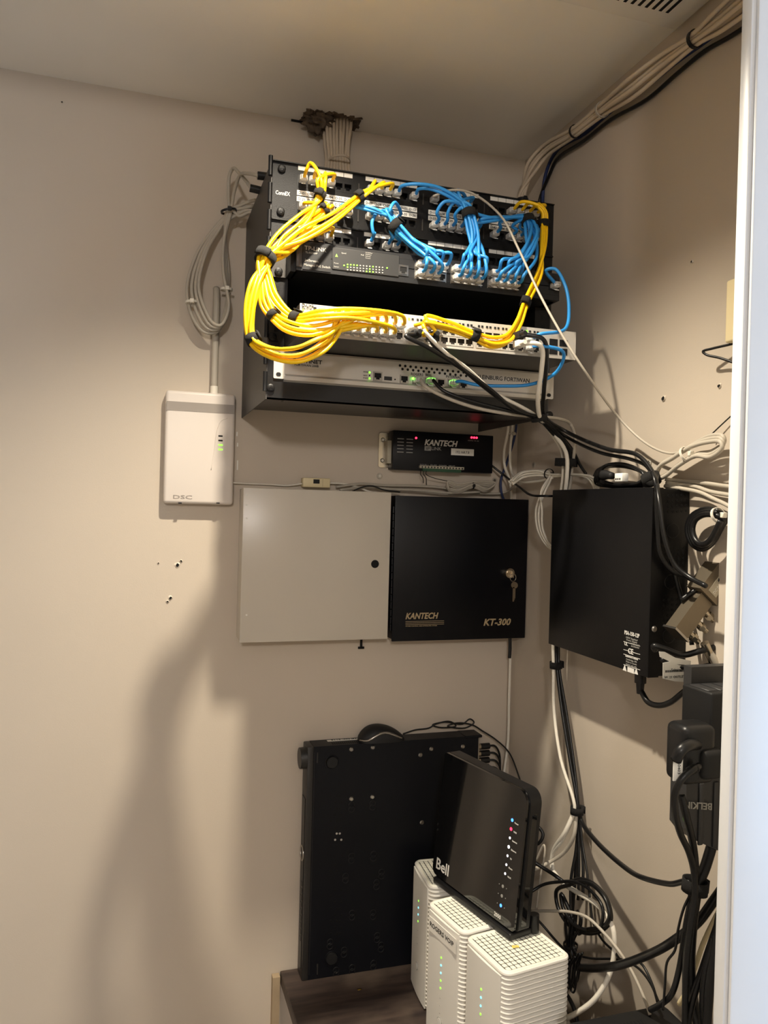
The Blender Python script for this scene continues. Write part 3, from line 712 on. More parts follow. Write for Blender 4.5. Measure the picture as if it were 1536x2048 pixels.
# loose blue leads at the right end
t0 = V(TX1-.012, TY, 2.012); e = dport(22, 0)
MB().rbox(t0.x-.008, t0.x+.008, TY-.001, TY, t0.z-.007, t0.z+.007, .0004, 1).build('module_slot', M['void'], sw)
cable('patch_cable', 'blue patch cable arching from the dark grey switch down to the silver switch', 'cable',
      [t0+OUT*.6, PY(1092, 541, -.36), PY(1110, 538, -.37), PY(1130, 570, -.38), PY(1138, 620, -.40), PY(1128, 660, -.425), e+V(.004, -.03, .003), e+OUT], RC, M['blue'], (t0, e))
e = dport(22, 1); q = FP[5]+V(0, -.0018, 0)
cable('patch_cable', 'blue patch cable sweeping from the silver switch to the appliance below', 'cable',
      [e+OUT, e+V(.006, -.034, -.002), PY(1127, 705, -.43), PY(1112, 745, -.40), PY(1065, 768, -.37), PY(1000, 772, -.345), PY(950, 769, -.33), q+V(.006, -.026, 0), q+OUT], RC, M['blue'], (e, q))
# thin grey lead from the top panel to the right wall coil
p0 = pport(0, 12)
cable('patch_cable', 'thin grey cable from jack D-13 slanting down across the rack to the right wall', 'cable',
      [p0+OUT, PY(868, 392, -.325), PY(905, 380, -.335), PY(945, 387, -.338), PY(1000, 430, -.348), PY(1038, 500, -.385), PY(1080, 590, -.42), PY(1130, 680, -.45), PY(1175, 750, -.46), PX(1240, 838, -.04), PX(1290, 885, -.025), PX(1335, 906, -.022), PX(1370, 903, -.024)], .0019, M['greyc'], (p0,))
# heavier leads that leave the switches to the lower right
K1 = PY(1076, 832, -.335)
def lead(label, start, pts, r, m, boots=(), plugs=()):
    return cable('network_cable', label, 'cable', [start]+pts, r, m, plugs, None, 8, 6, boots)
e = dport(8, 1)
lead('thick black cable from the silver switch crossing the appliance', e+V(0, -.03, -.002), [PY(812, 672, -.44), PY(850, 692, -.44), PY(920, 735, -.41), PY(985, 783, -.375), PY(1030, 820, -.355), K1+V(.004, -.004, -.004), PY(1110, 862, -.30), PX(1140, 905, -.04), PX(1137, 950, -.035), PX(1128, 1000, -.03), PX(1122, 1150, -.03), PX(1112, 1290, -.03), PX(1114, 1335, -.03), PX(1124, 1420, -.03), PX(1140, 1520, -.03), PX(1156, 1620, -.03), PX(1156, 1680, -.03), PX(1150, 1760, -.035), PX(1142, 1850, -.04)], .0033, M['blackc'], ((e+V(0, -.014, 0), BOOT_K),))
e = dport(11, 0)
lead('white cable from the silver switch running behind the black one', e+OUT, [PY(850, 660, -.435), PY(885, 700, -.43), PY(935, 738, -.40), PY(990, 786, -.37), PY(1045, 815, -.35), K1+V(-.004, .002, .001), PY(1105, 870, -.28), PX(1124, 905, -.045), PX(1126, 950, -.04), PX(1120, 1000, -.04), PX(1114, 1150, -.04), PX(1106, 1290, -.04), PX(1107, 1335, -.04), PX(1108, 1420, -.04), PX(1122, 1520, -.04), PX(1147, 1600, -.036), PX(1149, 1622, -.036), PX(1125, 1680, -.05), PX(1104, 1715, -.05), PX(1112, 1760, -.05)], .0030, M['white'], (), (e,))
e = dport(10, 1)
lead('black cable with pale purple plug under the yellow cables of the silver switch', e+V(0, -.03, -.003), [PY(862, 683, -.43), PY(905, 720, -.42), PY(960, 768, -.385), PY(1020, 812, -.352), K1+V(.002, .004, -.006), PY(1118, 868, -.27), PX(1145, 900, -.025), PX(1160, 930, -.02), PX(1172, 948, -.015)], .0028, M['blackc'], ((e+V(0, -.014, 0), BOOT_K),))
q = FP[2]+V(0, -.0018, 0)
lead('grey cable leaving the appliance port marked ROGERS', q+OUT, [PY(850, 772, -.32), PY(885, 792, -.325), PY(950, 815, -.33), PY(1020, 828, -.335), PY(1070, 833, -.33), PY(1120, 838, -.30), PY(1142, 850, -.27), PX(1150, 880, -.04), PX(1145, 930, -.03), PX(1136, 1000, -.025)], .0029, M['greyc'], (), (q,))
q = FP[3]+V(0, -.0018, 0)
lead('black cable leaving the appliance port marked BELL', q+OUT, [PY(885, 780, -.32), PY(920, 795, -.328), PY(980, 812, -.335), PY(1040, 826, -.34), K1+V(.006, .004, 0), PY(1130, 872, -.28), PX(1200, 905, -.05), PX(1260, 918, -.045), PX(1290, 930, -.04), PX(1312, 960, -.05)], .0029, M['blackc'], (), (q,))
e = dport(20, 1)
lead('white booted cable hanging from the silver switch over the appliance', e+V(0, -.03, 0), [PY(1076, 688, -.44), PY(1085, 700, -.435), PY(1083, 740, -.42), PY(1076, 790, -.39), K1+V(-.001, -.008, -.003), PY(1092, 850, -.31), PX(1132, 905, -.05), PX(1134, 950, -.048), PX(1128, 1000, -.045)], .0036, M['white'], ((e+V(0, -.014, 0), BOOT_W),))
e = dport(20, 0)
lead('black booted cable beside the hanging white one', e+V(0, -.03, 0), [PY(1083, 676, -.44), PY(1092, 690, -.435), PY(1093, 730, -.42), PY(1088, 780, -.39), K1+V(.010, -.004, 0), PY(1130, 862, -.30), PX(1215, 898, -.055), PX(1275, 910, -.05), PX(1308, 950, -.055), PX(1318, 1000, -.075), PX(1330, 1080, -.072), PX(1350, 1130, -.06), PX(1380, 1155, -.05), PX(1412, 1172, -.05)], .0034, M['blackc'], ((e+V(0, -.014, 0), BOOT_K),))
for i, lab in enumerate(('slim black lead nearest the wall in the tied leads under the power supply box', 'slim black lead rightmost in the tied leads under the power supply box')):
    o = 4+i*5
    lead(lab, K1+V(.004+.004*i, .006, -.002), [PY(1100+o, 866, -.30), PX(1134+o, 905, -.034), PX(1132+o*.8, 950, -.03), PX(1124+o, 1000, -.026), PX(1118+o, 1150, -.024), PX(1113+o*.5, 1290, -.026), PX(1113+o*.6, 1335, -.027), PX(1123+o, 1420, -.026), PX(1138+o, 1520, -.026), PX(1153+o*.4, 1612, -.029), PX(1154+o*.5, 1640, -.03), PX(1152+o*1.5, 1720, -.036), PX(1148+o*2, 1800, -.042)], .0026, M['blackc'])
t = thing('velcro_tie', 'black looped velcro strap holding the leads at the lower right rack corner', 'cable tie', K1)
MB().ring(K1+V(.002, 0, -.002), V(.3, .1, -1), .0115, .0135, .012, 22).build('band', M['velcro'], t, True)
tie(PX(1131, 925, -.040), V(-.02, .05, -1), .0165, .014, 'black velcro tie on the leads dropping behind the power supply box', sx=1.1)
tie(PX(1112, 1330, -.034), V(.05, 0, -1), .0095, .012, 'black velcro tie just below the power supply box')
tie(PX(1154, 1621, -.033), V(0, 0, -1), .0095, .012, 'black velcro tie low on the leads beside the router')
# ------------------------------------------------------------------ cables through the ceiling and along the right wall
random.seed(11)
for k in range(16):
    row = k % 2; c_ = k//2
    xa = -.4375+c_*.0068+row*.003; ya = -.018-row*.012
    xb = PY(657+c_*5.6, 300, -.05).x+row*.002
    xc = PY(650+c_*8.4, 345, -.06).x
    j_ = random.uniform(-.0015, .0015)
    pts = [(xa, ya, CEIL+.075), (xa, ya, CEIL-.005), ((xa+xb)/2+j_, ya-.006, 2.335), (xb, -.036-row*.012, 2.287), (xc+j_, -.045-row*.014, 2.225), (xc, -.06-row*.012, 2.15), (xc, -.07, 2.10)]
    cable('ceiling_cable', 'dusty beige cable dropping through the ceiling hole into the rack', 'cable', pts, .0033, M['beigec'], (), 'beige cables dropping from the ceiling hole', 8, 5)
q = V(PY(679, 300, -.05).x, -.045, 2.288)
tag(MB().ring(q, (0, 0, 1), .0205, .0215, .004, 30, 1.6).build('zip_tie', M['beigec'], None, True), 'beige zip tie around the dusty cables above the rack', 'cable tie')

RS = [PY(1043, 425, -.10), PY(1046, 388, -.09), PX(1062, 338, -.045), PX(1090, 302, -.032), PX(1150, 263, -.028), PX(1205, 219, -.026), PX(1268, 172, -.034), PX(1330, 122, -.030), PX(1390, 78, -.026), PX(1440, 40, -.03), PX(1500, -10, -.034), PX(1560, -60, -.034)]
RB_ = [None, .008, .013, .013, .0085, .0105, .017, .014, .0095, .016, .02, .02]
names = ['beigec', 'beigec', 'beigec', 'beigec', 'beigec', 'beigec', 'beigec', 'navyc', 'blackc']
for k, m in enumerate(names):
    st = route([(p, RB_[i]) for i, p in enumerate(RS)], k, 9, .0034)
    if k > 6: st = [V(-.0050-.0010*(k-6), p.y+.002, p.z-(.004 if i < 3 else .002+.0035*(k-6))) for i, p in enumerate(st)]
    st = [V(min(p.x, -.0045), p.y, min(p.z, CEIL-.005)) for p in st]
    lab = {'beigec': 'beige cable of the bundle climbing the right wall to the ceiling', 'navyc': 'navy cable of the bundle climbing the right wall to the ceiling', 'blackc': 'black cable of the bundle climbing the right wall to the ceiling'}[m]
    cable('wall_cable', lab, 'cable', st, .0034, M[m], (), 'cables climbing the right wall', 8, 6)
tie(RS[4], RS[5]-RS[3], .0108, .004, 'black zip tie nearest the rack on the wall bundle', M['blk'], 'zip_tie')
tie(RS[5], RS[6]-RS[4], .0122, .004, 'clear zip tie in the middle of the wall bundle', M['greyc'], 'zip_tie')
tie(RS[8], RS[9]-RS[7], .0116, .006, 'wide black zip tie at the upper end of the wall bundle', M['blk'], 'zip_tie')
tie(PY(1045, 400, -.095), V(.02, .02, 1), .0105, .004, 'black zip tie where the wall bundle enters the rack top', M['blk'], 'zip_tie')

# ------------------------------------------------------------------ grey coil left of the rack
GT = PY(457, 424, -.045)
def loop(off, n):
    L = []
    for t_ in range(n):
        o = off+t_*.0042
        L += [PY(430, 455, -.03)+V(o*.6, 0, 0), PY(395, 505, -.03)+V(o, -o*.6, 0), PY(374, 575, -.028)+V(o*1.3, -o*.8, 0), PY(384, 632, -.028)+V(o*1.6, -o, o*.3), PY(408, 664, -.028)+V(o, -o, o*.9), PY(436, 662, -.03)+V(o*.2, -o, o*.5), PY(455, 620, -.03)+V(o*.3-.004, -o, 0), PY(457, 550, -.03)+V(-o*.7, -o, 0), PY(451, 480, -.034)+V(-o*.2, -o*.5, 0), GT+V(-.002+o*.5, -o*.3, .002)]
    return L
side = lambda x, y, Y: V(RX0-.002, Y, PY(x, y, Y).z)
ga = [PY(515, 351, -.2)+V(.002, 0, 0), PY(496, 347, -.16), PY(478, 354, -.09), PY(468, 385, -.06), GT+V(.003, -.002, .004)]
cable('coiled_cable', 'grey cable leaving the upper side grommet and coiled outermost left of the rack', 'cable', ga+loop(0, 1)+[PY(478, 412, -.05), PY(497, 404, -.06), PY(512, 400, -.07)], .0031, M['greyc'])
gb = [PY(500, 376, -.16)+V(.002, 0, 0), PY(492, 362, -.12), PY(478, 346, -.09), PY(466, 337, -.06), PY(459, 350, -.05), PY(457, 390, -.045), GT]
cable('coiled_cable', 'grey cable arching highest from the lower side grommet before its coil', 'cable', gb+loop(.006, 1)+[PY(478, 418, -.05), PY(497, 414, -.06), PY(513, 410, -.07)], .0031, M['greyc'])
cable('coiled_cable', 'grey cable doubled in the coil left of the rack, nearest the wall raceway', 'cable', [PY(514, 420, -.06), PY(494, 420, -.055), PY(476, 428, -.05)]+loop(.011, 2)+[PY(478, 432, -.05), PY(500, 424, -.055), PY(513, 428, -.06)], .0031, M['greyc'])
tie(GT+V(0, -.004, 0), V(.25, 0, -1), .0135, .004, 'black zip tie at the top of the grey coil', M['blk'], 'zip_tie', sx=.9)
tie(PY(383, 604, -.036), V(.1, 0, -1), .010, .004, 'pale zip tie on the left strand of the grey coil', M['white'], 'zip_tie')
tie(PY(453, 579, -.036), V(0, 0, -1), .010, .004, 'pale zip tie on the right strand of the grey coil', M['white'], 'zip_tie')
rw = thing('cable_raceway', 'white round cable raceway rising from the white enclosure', 'raceway', PY(428, 780, -.012))
a = PY(428, 588, -.012); b = PY(428, 790, -.012)
MB().tube([b, V(b.x, b.y, (a.z+b.z)/2), V(b.x, b.y, a.z), V(b.x, -.006, a.z+.012)], .0062, 12, 4).build('conduit', M['greyc'], rw, True)
MB().cyl(V(b.x, b.y, b.z), V(b.x, b.y, b.z+.016), .0072, 14).build('coupling', M['white'], rw, 'auto')

# ------------------------------------------------------------------ white enclosure
DF = -.026
tl, br = PY(332, 779, DF), PY(466, 1010, DF)
ds = thing('alarm_communicator', 'white plastic alarm communicator box on the wall left of the rack', 'wall box', ((tl.x+br.x)/2, 0, br.z))
MB().rbox(tl.x, br.x, DF, 0, br.z, tl.z, .006, 4, 'xyz').build('cover', M['dsc'], ds, 'auto')
g1, g2 = PY(400, 806, DF), PY(400, 824, DF)
MB().box(tl.x+.002, br.x-.002, DF-.0006, DF+.001, g2.z, g1.z).build('seam_band', M['dscgrey'], ds)
for i, (x, y, mm) in enumerate(((441, 872, 'ink'), (441, 881, 'ink'), (441, 890, 'greens'), (441, 899, 'greens'))):
    p = PY(x, y, DF); MB().rbox(p.x-.004, p.x+.004, DF-.0008, DF+.0005, p.z-.0014, p.z+.0014, .0006, 1).build('led', M[mm], ds)
MB().tube([PY(455, 836, DF), PY(442, 842, DF), PY(435, 856, DF), PY(428, 900, DF), PY(422, 940, DF)], .0008, 6, 6).build('relief_line', M['dsc'], ds, True)
tx(ds, 'DSC', 346, 997, DF-.0004, .0068, M['dscgrey'], .0335)
for x in (360, 436):
    p = PY(x, 1006, DF); MB().box(p.x-.003, p.x+.003, DF-.0005, DF+.003, p.z-.0012, p.z+.0008).build('catch_slot', M['ink'], ds)

# ------------------------------------------------------------------ the two steel cabinets
CY = -.060
a, b = PY(487, 975, CY), PY(775, 1278, CY)
wc = thing('steel_cabinet', 'cream steel cabinet with a round lock hole, left of the black one', 'cabinet', ((a.x+b.x)/2, 0, b.z))
MB().rbox(a.x+.001, b.x-.002, CY+.0035, -.0005, b.z+.002, a.z-.002, .001, 1).build('body', M['cabw'], wc)
dr = MB().rbox(a.x, b.x, CY, CY+.003, b.z, a.z, .0012, 2).build('door', M['cabw'], wc)
p = PY(750, 1128, CY); MB().cyl((p.x, CY-.0004, p.z), (p.x, CY+.001, p.z), .0078, 20).build('lock_hole', M['void'], dr)
for y in (990, 1010, 1037, 1230):
    p = PY(493, y, CY); MB().cyl((p.x, CY-.0003, p.z), (p.x, CY, p.z), .0018, 8).build('rivet', M['label'], dr)
a, b = PY(793, 991, CY), PY(1049, 1276, CY)
kc = thing('steel_cabinet', 'black steel cabinet with a key in its lock, right of the cream one', 'cabinet', ((a.x+b.x)/2, 0, b.z))
MB().rbox(a.x, b.x, CY+.0035, -.0005, b.z+.003, a.z, .001, 1).build('body', M['cabk'], kc)
dr = MB().rbox(a.x-.002, b.x+.001, CY, CY+.003, b.z, a.z, .0012, 2).build('door', M['cabk'], kc)
for i in range(17):
    z = b.z+.02+i*.0142; MB().cyl((a.x-.003, CY+.006, z), (a.x-.003, CY+.006, z+.0125), .0026, 8).build('hinge_knuckle', M['cabk'], kc)
p = PY(780, 1228, CY+.02); MB().cyl((a.x-.0006, CY+.03, p.z), (a.x+.001, CY+.03, p.z), .009, 16).build('knockout', M['void'], kc)
tx(dr, 'KANTECH', 811, 1238, CY-.0003, .0118, M['goldink'], .068, .25, bold=.03)
for i in range(3):
    p = PY(811, 1243+i*3.3, CY-.0003); MB().box(p.x, p.x+.080, CY-.0005, CY, p.z-.0004, p.z+.0004).build('printed_line', M['goldink'], dr)
tx(dr, 'ACCESS CONTROL AND INTEGRATED SYSTEM', 811, 1253.5, CY-.0003, .0020, M['goldink'], .065)
tx(dr, 'KT-300', 967, 1251, CY-.0003, .0135, M['goldink'], .060, .25, bold=.03)
L0 = PY(1017, 1146, CY)
MB().cyl((L0.x, CY-.008, L0.z), (L0.x, CY, L0.z), .0100, 20, .0115).cyl((L0.x, CY-.0095, L0.z), (L0.x, CY-.008, L0.z), .0075, 18).build('lock_barrel', M['nickel'], dr, 'auto')
ky = thing('hanging_keys', 'two small keys hanging from the lock of the black cabinet', 'keys', V(L0.x, CY-.012, L0.z-.03))
MB().rbox(L0.x-.001, L0.x+.001, CY-.022, CY-.0095, L0.z-.008, L0.z+.006, .0004, 1).build('inserted_key', M['nickel'], ky)
rc_ = PY(1026, 1155, CY-.018)
MB().tube([rc_+V(math.cos(g*.5236)*.0065, 0, math.sin(g*.5236)*.0075) for g in range(13)], .0007, 6, 3).build('ring', M['nickel'], ky, True)
kb = PY(1028, 1170, CY-.016)
MB().cyl(kb+V(0, -.0008, 0), kb+V(0, .0008, 0), .0068, 12).box(kb.x-.0028, kb.x+.0006, kb.y-.0008, kb.y+.0008, kb.z-.033, kb.z-.004).box(kb.x+.0006, kb.x+.002, kb.y-.0008, kb.y+.0008, kb.z-.03, kb.z-.018).build('hanging_key', M['nickel'], ky)
kb = kb+V(.0035, .003, -.001)
MB().cyl(kb+V(0, -.0008, 0), kb+V(0, .0008, 0), .0064, 12).box(kb.x-.002, kb.x+.0012, kb.y-.0008, kb.y+.0008, kb.z-.026, kb.z-.004).build('hanging_key', M['nickel'], ky)

# ------------------------------------------------------------------ black door-controller interface under the rack
IY = -.030
a, b = PY(787, 860, IY), PY(985, 947, IY)
ip = thing('interface_module', 'black interface module with red lights on the wall under the rack', 'controller', ((a.x+b.x)/2, 0, b.z))
MB().rbox(a.x, b.x, IY, -.001, b.z, a.z, .0015, 2).build('case', M['cabk'], ip)
fx = a.x-.021
MB().rbox(fx, a.x+.002, -.004, -.001, b.z+.004, a.z-.004, .004, 3, 'y').build('flange', M['nickel'], ip)
MB().box(a.x-.008, a.x, -.02, -.002, b.z+.012, a.z-.02).build('side_connector', M['brassy'], ip)
for z in (b.z+.018, a.z-.018): inst('flange_screw', SCREW_S, ip, (fx+.008, -.004, z))
tx(ip, 'KANTECH', 849, 890, IY-.0003, .0115, M['whiteink'], .071, .25, bold=.03)
tx(ip, 'LINK', 863, 900, IY-.0003, .0068, M['greyink'], .021)
p = PY(849, 901, IY); MB().box(p.x, p.x+.0135, IY-.0003, IY, p.z, p.z+.009).build('logo_block', M['greyink'], ip)
text_mb('IP', .0052, (p.x+.003, IY-.0005, p.z+.0015), (1, 0, 0), (0, 0, 1), .008, .2).build('lettering', M['ink'], ip, False)
p = PY(902, 910, IY); st = MB().box(p.x, p.x+.0495, IY-.0004, IY, p.z, p.z+.0135).build('address_label', M['label'], ip)
text_mb('192.168.7.8', .0052, (p.x+.0247, IY-.0007, p.z+.004), (1, 0, 0), (0, 0, 1), .029, align='CENTER').build('lettering', M['ink'], st, False)
RL = MB().cyl((0, 0, 0), (0, -.0014, 0), .0021, 10).mesh('led', M['red'])
for x, y in ((832, 876), (943, 875), (948, 875.3), (953, 875.6)): inst('led', RL, ip, PY(x, y, IY))
p = PY(793, 873, IY); a2 = PY(829, 908, IY)
for i in range(5):
    for c_ in range(2):
        z = p.z-.004-i*.0065; x = p.x+.002+c_*.019
        MB().box(x, x+.0135, IY-.0003, IY, z-.0008, z+.0008).build('printed_line', M['greyink'], ip)
tx(ip, 'DOOR 1   RS-485   POWER   RELAY', 840, 930, IY-.0003, .0022, M['greyink'], .075); tx(ip, 'STATUS  TX  RX', 936, 882, IY-.0003, .0020, M['greyink'], .024)
a2, b2 = PY(838, 931, IY), PY(925, 941, IY)
tb = MB().box(a2.x, b2.x, IY-.008, IY, b2.z+.001, a2.z).build('terminal_block', M['brassy'], ip)
for i in range(14):
    x = a2.x+.004+i*(b2.x-a2.x-.008)/13; MB().cyl((x, IY-.0086, (a2.z+b2.z)/2), (x, IY-.0078, (a2.z+b2.z)/2), .0018, 8).build('terminal_screw', M['greyd'], tb)
MB().box(a2.x+.006, b2.x-.006, IY-.007, IY, b2.z-.005, b2.z+.001).build('terminal_base', M['greenblk'], ip)
for i, (x0, x1, y1) in enumerate(((842, 846, 962), (848, 852, 966), (853, 868, 958))):
    cable('thin_wire', ('leftmost', 'middle', 'rightmost, bending')[i]+' of three thin wires hanging from the terminal block', 'wire', [PY(x0, 940, IY-.006), PY(x0-1, 948, IY-.008), PY(x1, 956, -.03), PY(x1+(26 if i == 2 else 1), y1+4, -.022)], .0008, M['blackc'], (), None, 6, 5)
pw = [PY(982, 930, -.024), PY(992, 938, -.03), PY(1010, 952, -.04), PX(1040, 975, -.07), PX(1062, 990, -.075), PX(1090, 992, -.07), PX(1120, 992, -.04)]
cable('power_lead', 'black lead from the interface module across to the power supply box', 'cable', pw, .0022, M['blackc'])

# ------------------------------------------------------------------ small things above and below the cabinets
a, b = PY(606, 955, -.02), PY(660, 976, -.02)
pj_ = thing('phone_jack', 'small cream phone jack box on the wall above the cream cabinet', 'phone jack', ((a.x+b.x)/2, 0, b.z))
MB().rbox(a.x, b.x, -.022, 0, b.z, a.z, .002, 2).build('housing', M['cream'], pj_, 'auto')
p = PY(633, 963, -.022); MB().box(p.x-.006, p.x+.006, -.0226, -.0215, p.z-.004, p.z+.004).build('socket', M['ink'], pj_)
MB().box(p.x+.012, p.x+.0125, -.0224, -.0215, b.z+.002, a.z-.002).build('cover_seam', M['tan'], pj_)
for i, (x, y, s) in enumerate(((759, 952, 'above the gap between the cabinets'), (1000, 853, 'beside the vertical leads under the rack'), (989, 961, 'above the right end of the black cabinet'))):
    t = thing('wall_screw', 'small steel screw in the wall '+s, 'screw', PY(x, y, 0)); inst('head', SCREW_S, t, PY(x, y, 0)); MB().cyl(PY(x, y, 0), PY(x, y, 0)+V(0, -.0015, 0), .006, 12).build('washer', M['greyc'], t)
for i, (x, y, s) in enumerate(((1068, 930, 'left of the tied leads'), (1299, 925, 'above the power supply box'))):
    t = thing('wall_screw', 'small steel screw in the right wall '+s, 'screw', PX(x, y, 0)); inst('head', SCREW_S, t, PX(x, y, 0), (0, 0, -math.pi/2)); p = PX(x, y, 0); MB().cyl(p, p+V(-.0015, 0, 0), .006, 12).build('washer', M['greyc'], t)
w_ = .0022
cable('wall_wire', 'thin white wire running from the white enclosure to the phone jack', 'wire', [PY(464, 965, -.012), PY(490, 967, -.006), PY(540, 969, -.006), PY(575, 971, -.008), PY(606, 967, -.012)], .0017, M['white'])
cable('wall_wire', 'white wire leaving the right side of the phone jack over the cream cabinet', 'wire', [PY(660, 966, -.012), PY(690, 968, -.010), PY(715, 974, -.012), PY(735, 982, -.02), PY(760, 990, -.02)], .0019, M['white'])
cable('wall_wire', 'grey wire lying along the top of the cabinets, highest on the wall', 'wire', [PY(672, 974, -.015), PY(720, 968, -.012), PY(770, 971, -.010), PY(830, 972, -.012), PY(880, 975, -.015), PY(940, 985, -.02), PY(1010, 985, -.02), PX(1040, 960, -.03)], .0024, M['greyc'])
cable('wall_wire', 'grey wire lying along the top of the cabinets, lowest on the wall', 'wire', [PY(680, 980, -.03), PY(730, 974, -.022), PY(780, 978, -.022), PY(840, 981, -.025), PY(900, 986, -.03), PY(960, 984, -.03)], .0024, M['greyc'])
cable('wall_wire', 'black wire looping over the gap between the two cabinets', 'wire', [PY(700, 985, -.03), PY(725, 974, -.03), PY(745, 972, -.03), PY(768, 980, -.03), PY(800, 984, -.03)], .0013, M['blackc'])
hk = []
for i in range(4):
    o = i*.0022
    hk += [PY(893, 968, -.030)+V(0, -o, o*.8), PY(915, 977-i*3, -.030)+V(0, -o, 0), PY(945, 968, -.034)+V(0, -o, o-.002), PY(970, 975-i*4, -.030)+V(0, -o, 0), PY(988, 970, -.030)+V(0, -o, o*.6), PY(972, 983-i*1.5, -.034)+V(0, -o, 0), PY(945, 973, -.036)+V(0, -o, o-.002), PY(915, 986-i*2, -.034)+V(0, -o, 0), PY(897, 980-i, -.030)+V(0, -o, 0)]
cable('flat_cable', 'folded hank of flat white cable on top of the black cabinet', 'cable', hk, .0019, M['greyc'], (), None, 8, 5)
tie(PY(945, 971, -.036), V(1, 0, .1), .0062, .003, 'black zip tie around the folded flat cable', M['blk'], 'zip_tie')
# leads in the corner
for i, (lab, m, r, pts) in enumerate((
  ('white lead in the corner running down from the rack, on the left', 'white', .0028, [PY(1017, 832, -.06), PY(1016, 862, -.05), PY(1008, 905, -.04), PY(1010, 935, -.035), PY(1018, 955, -.03), PY(1022, 985, -.025), PY(1022, 1100, -.02), PY(1021, 1285, -.02), PY(1018, 1400, -.02), PY(1016, 1480, -.02), PY(1008, 1545, -.03), PY(1000, 1600, -.03)]),
  ('white lead in the corner running down from the rack, on the right', 'white', .0028, [PY(1027, 830, -.06), PY(1024, 862, -.05), PY(1020, 905, -.04), PY(1022, 940, -.035), PX(1040, 962, -.04), PX(1075, 962, -.03), PX(1105, 955, -.03)]),
  ('navy lead running down the corner behind the white ones', 'navyc', .0026, [PY(1034, 830, -.04), PY(1030, 870, -.03), PY(1012, 930, -.02), PY(1002, 960, -.02), PY(1003, 985, -.02), PY(1012, 1010, -.02)]),
  ('black sleeved lead leaving the bottom of the black cabinet', 'blackc', .0036, [PY(1020, 1268, -.03), PY(1020, 1300, -.03), PY(1019, 1316, -.03)]))):
    cable('corner_lead', lab, 'cable', pts, r, M[m])
tie(PY(1024, 868, -.05), V(0, 0, 1), .007, .0035, 'pale zip tie on the corner leads under the rack', M['greyc'], 'zip_tie')
for k in range(6):
    pts = route([(PX(1022, 965, -.09), .006), (PX(1045, 950, -.06), .008), (PX(1080, 946, -.04), .007), (PX(1100, 950, -.03), .006), (PX(1085, 985, -.05), .007)], k, 6, .0025)
    if k < 3: pts += [PX(1072+k*6, 1020, -.05), PX(1076+k*5, 1060, -.045), PX(1095+k*4, 1092, -.03), PX(1130, 1110, -.015)]
    else: pts = pts[:4]+[PX(1150+k*8, 952+k, -.025), PX(1172+k*5, 970+k, -.02), PX(1176+k*5, 1000, -.015)]
    lab = ('white wire looping down beside the power supply box', 'white wire passing behind the power supply box top')[k > 2]
    cable('corner_wire', ('outermost ', 'second ', 'innermost ', 'highest ', 'middle ', 'lowest ')[k]+lab, 'wire', pts, .0021, M['white'], (), 'white wires in the corner')
tie(PX(1098, 948, -.03), V(0, 1, .1), .009, .003, 'small black zip tie on the white corner wires', M['blk'], 'zip_tie')
# ------------------------------------------------------------------ desk
DZ = .745
dsk = thing('desk', 'dark stained wooden desk pushed into the corner', 'desk', (-.24, -.3, 0))
MB().rbox(-.476, -.002, -.66, -.002, DZ-.022, DZ, .0015, 1).build('top', M['wood'], dsk)
MB().box(-.40, -.382, -.60, -.012, 0, DZ-.022).build('side_panel', M['wood'], dsk)
MB().box(-.022, -.004, -.60, -.012, 0, DZ-.022).build('side_panel', M['wood'], dsk)
MB().box(-.382, -.022, -.03, -.014, .3, DZ-.022).build('back_panel', M['wood'], dsk)
p = PZ(620, 1984, DZ); 
tag(MB().box(-.492, -.478, -.016, -.001, 0, DZ-.004).build('wood_strip', M['tan'], None), 'narrow tan wooden strip standing behind the desk corner', 'strip')
f_ = PZ(719, 1979, DZ); tag(MB().rbox(f_.x-.004, f_.x+.004, f_.y-.002, f_.y+.002, DZ, DZ+.0008, .0003, 1).build('foil_scrap', M['gold'], None), 'tiny shiny yellow scrap lying on the desk top', 'scrap')

# ------------------------------------------------------------------ video recorder standing on its side against the wall
NY0, NY1 = -.046, -.006; NX0, NX1 = -.443, PY(957, 1475, -.046).x; NZ1 = DZ+.4415
nv = thing('video_recorder', 'black video recorder standing on edge against the wall', 'video recorder', ((NX0+NX1)/2, -.026, DZ))
MB().box(NX0+.012, NX1, NY0, NY1, DZ, NZ1).build('chassis', M['nvr'], nv)
MB().rbox(NX0, NX0+.0122, NY0-.0008, NY1, DZ, NZ1, .002, 2).build('front_bezel', M['bezel'], nv)
MB().box(NX0-.0012, NX0, NY0+.007, NY1-.008, DZ+.02, NZ1-.10).build('bezel_strip', M['blk'], nv)
for i in range(9): MB().box(NX0-.002, NX0-.001, NY0+.012, NY0+.02, DZ+.07+i*.013, DZ+.077+i*.013).build('button', M['bezel'], nv)
zk = PY(590, 1517, -.03).z
kn = MB().cyl((NX0, -.030, zk), (NX0-.012, -.030, zk), .0205, 28, .0195).build('jog_dial', M['bezel'], nv, 'auto')
zr = PY(596, 1708, -.03).z; MB().ring((NX0-.0015, -.027, zr), (1, 0, 0), .012, .0145, .003, 24).build('dial_ring', M['steel'], nv, True)
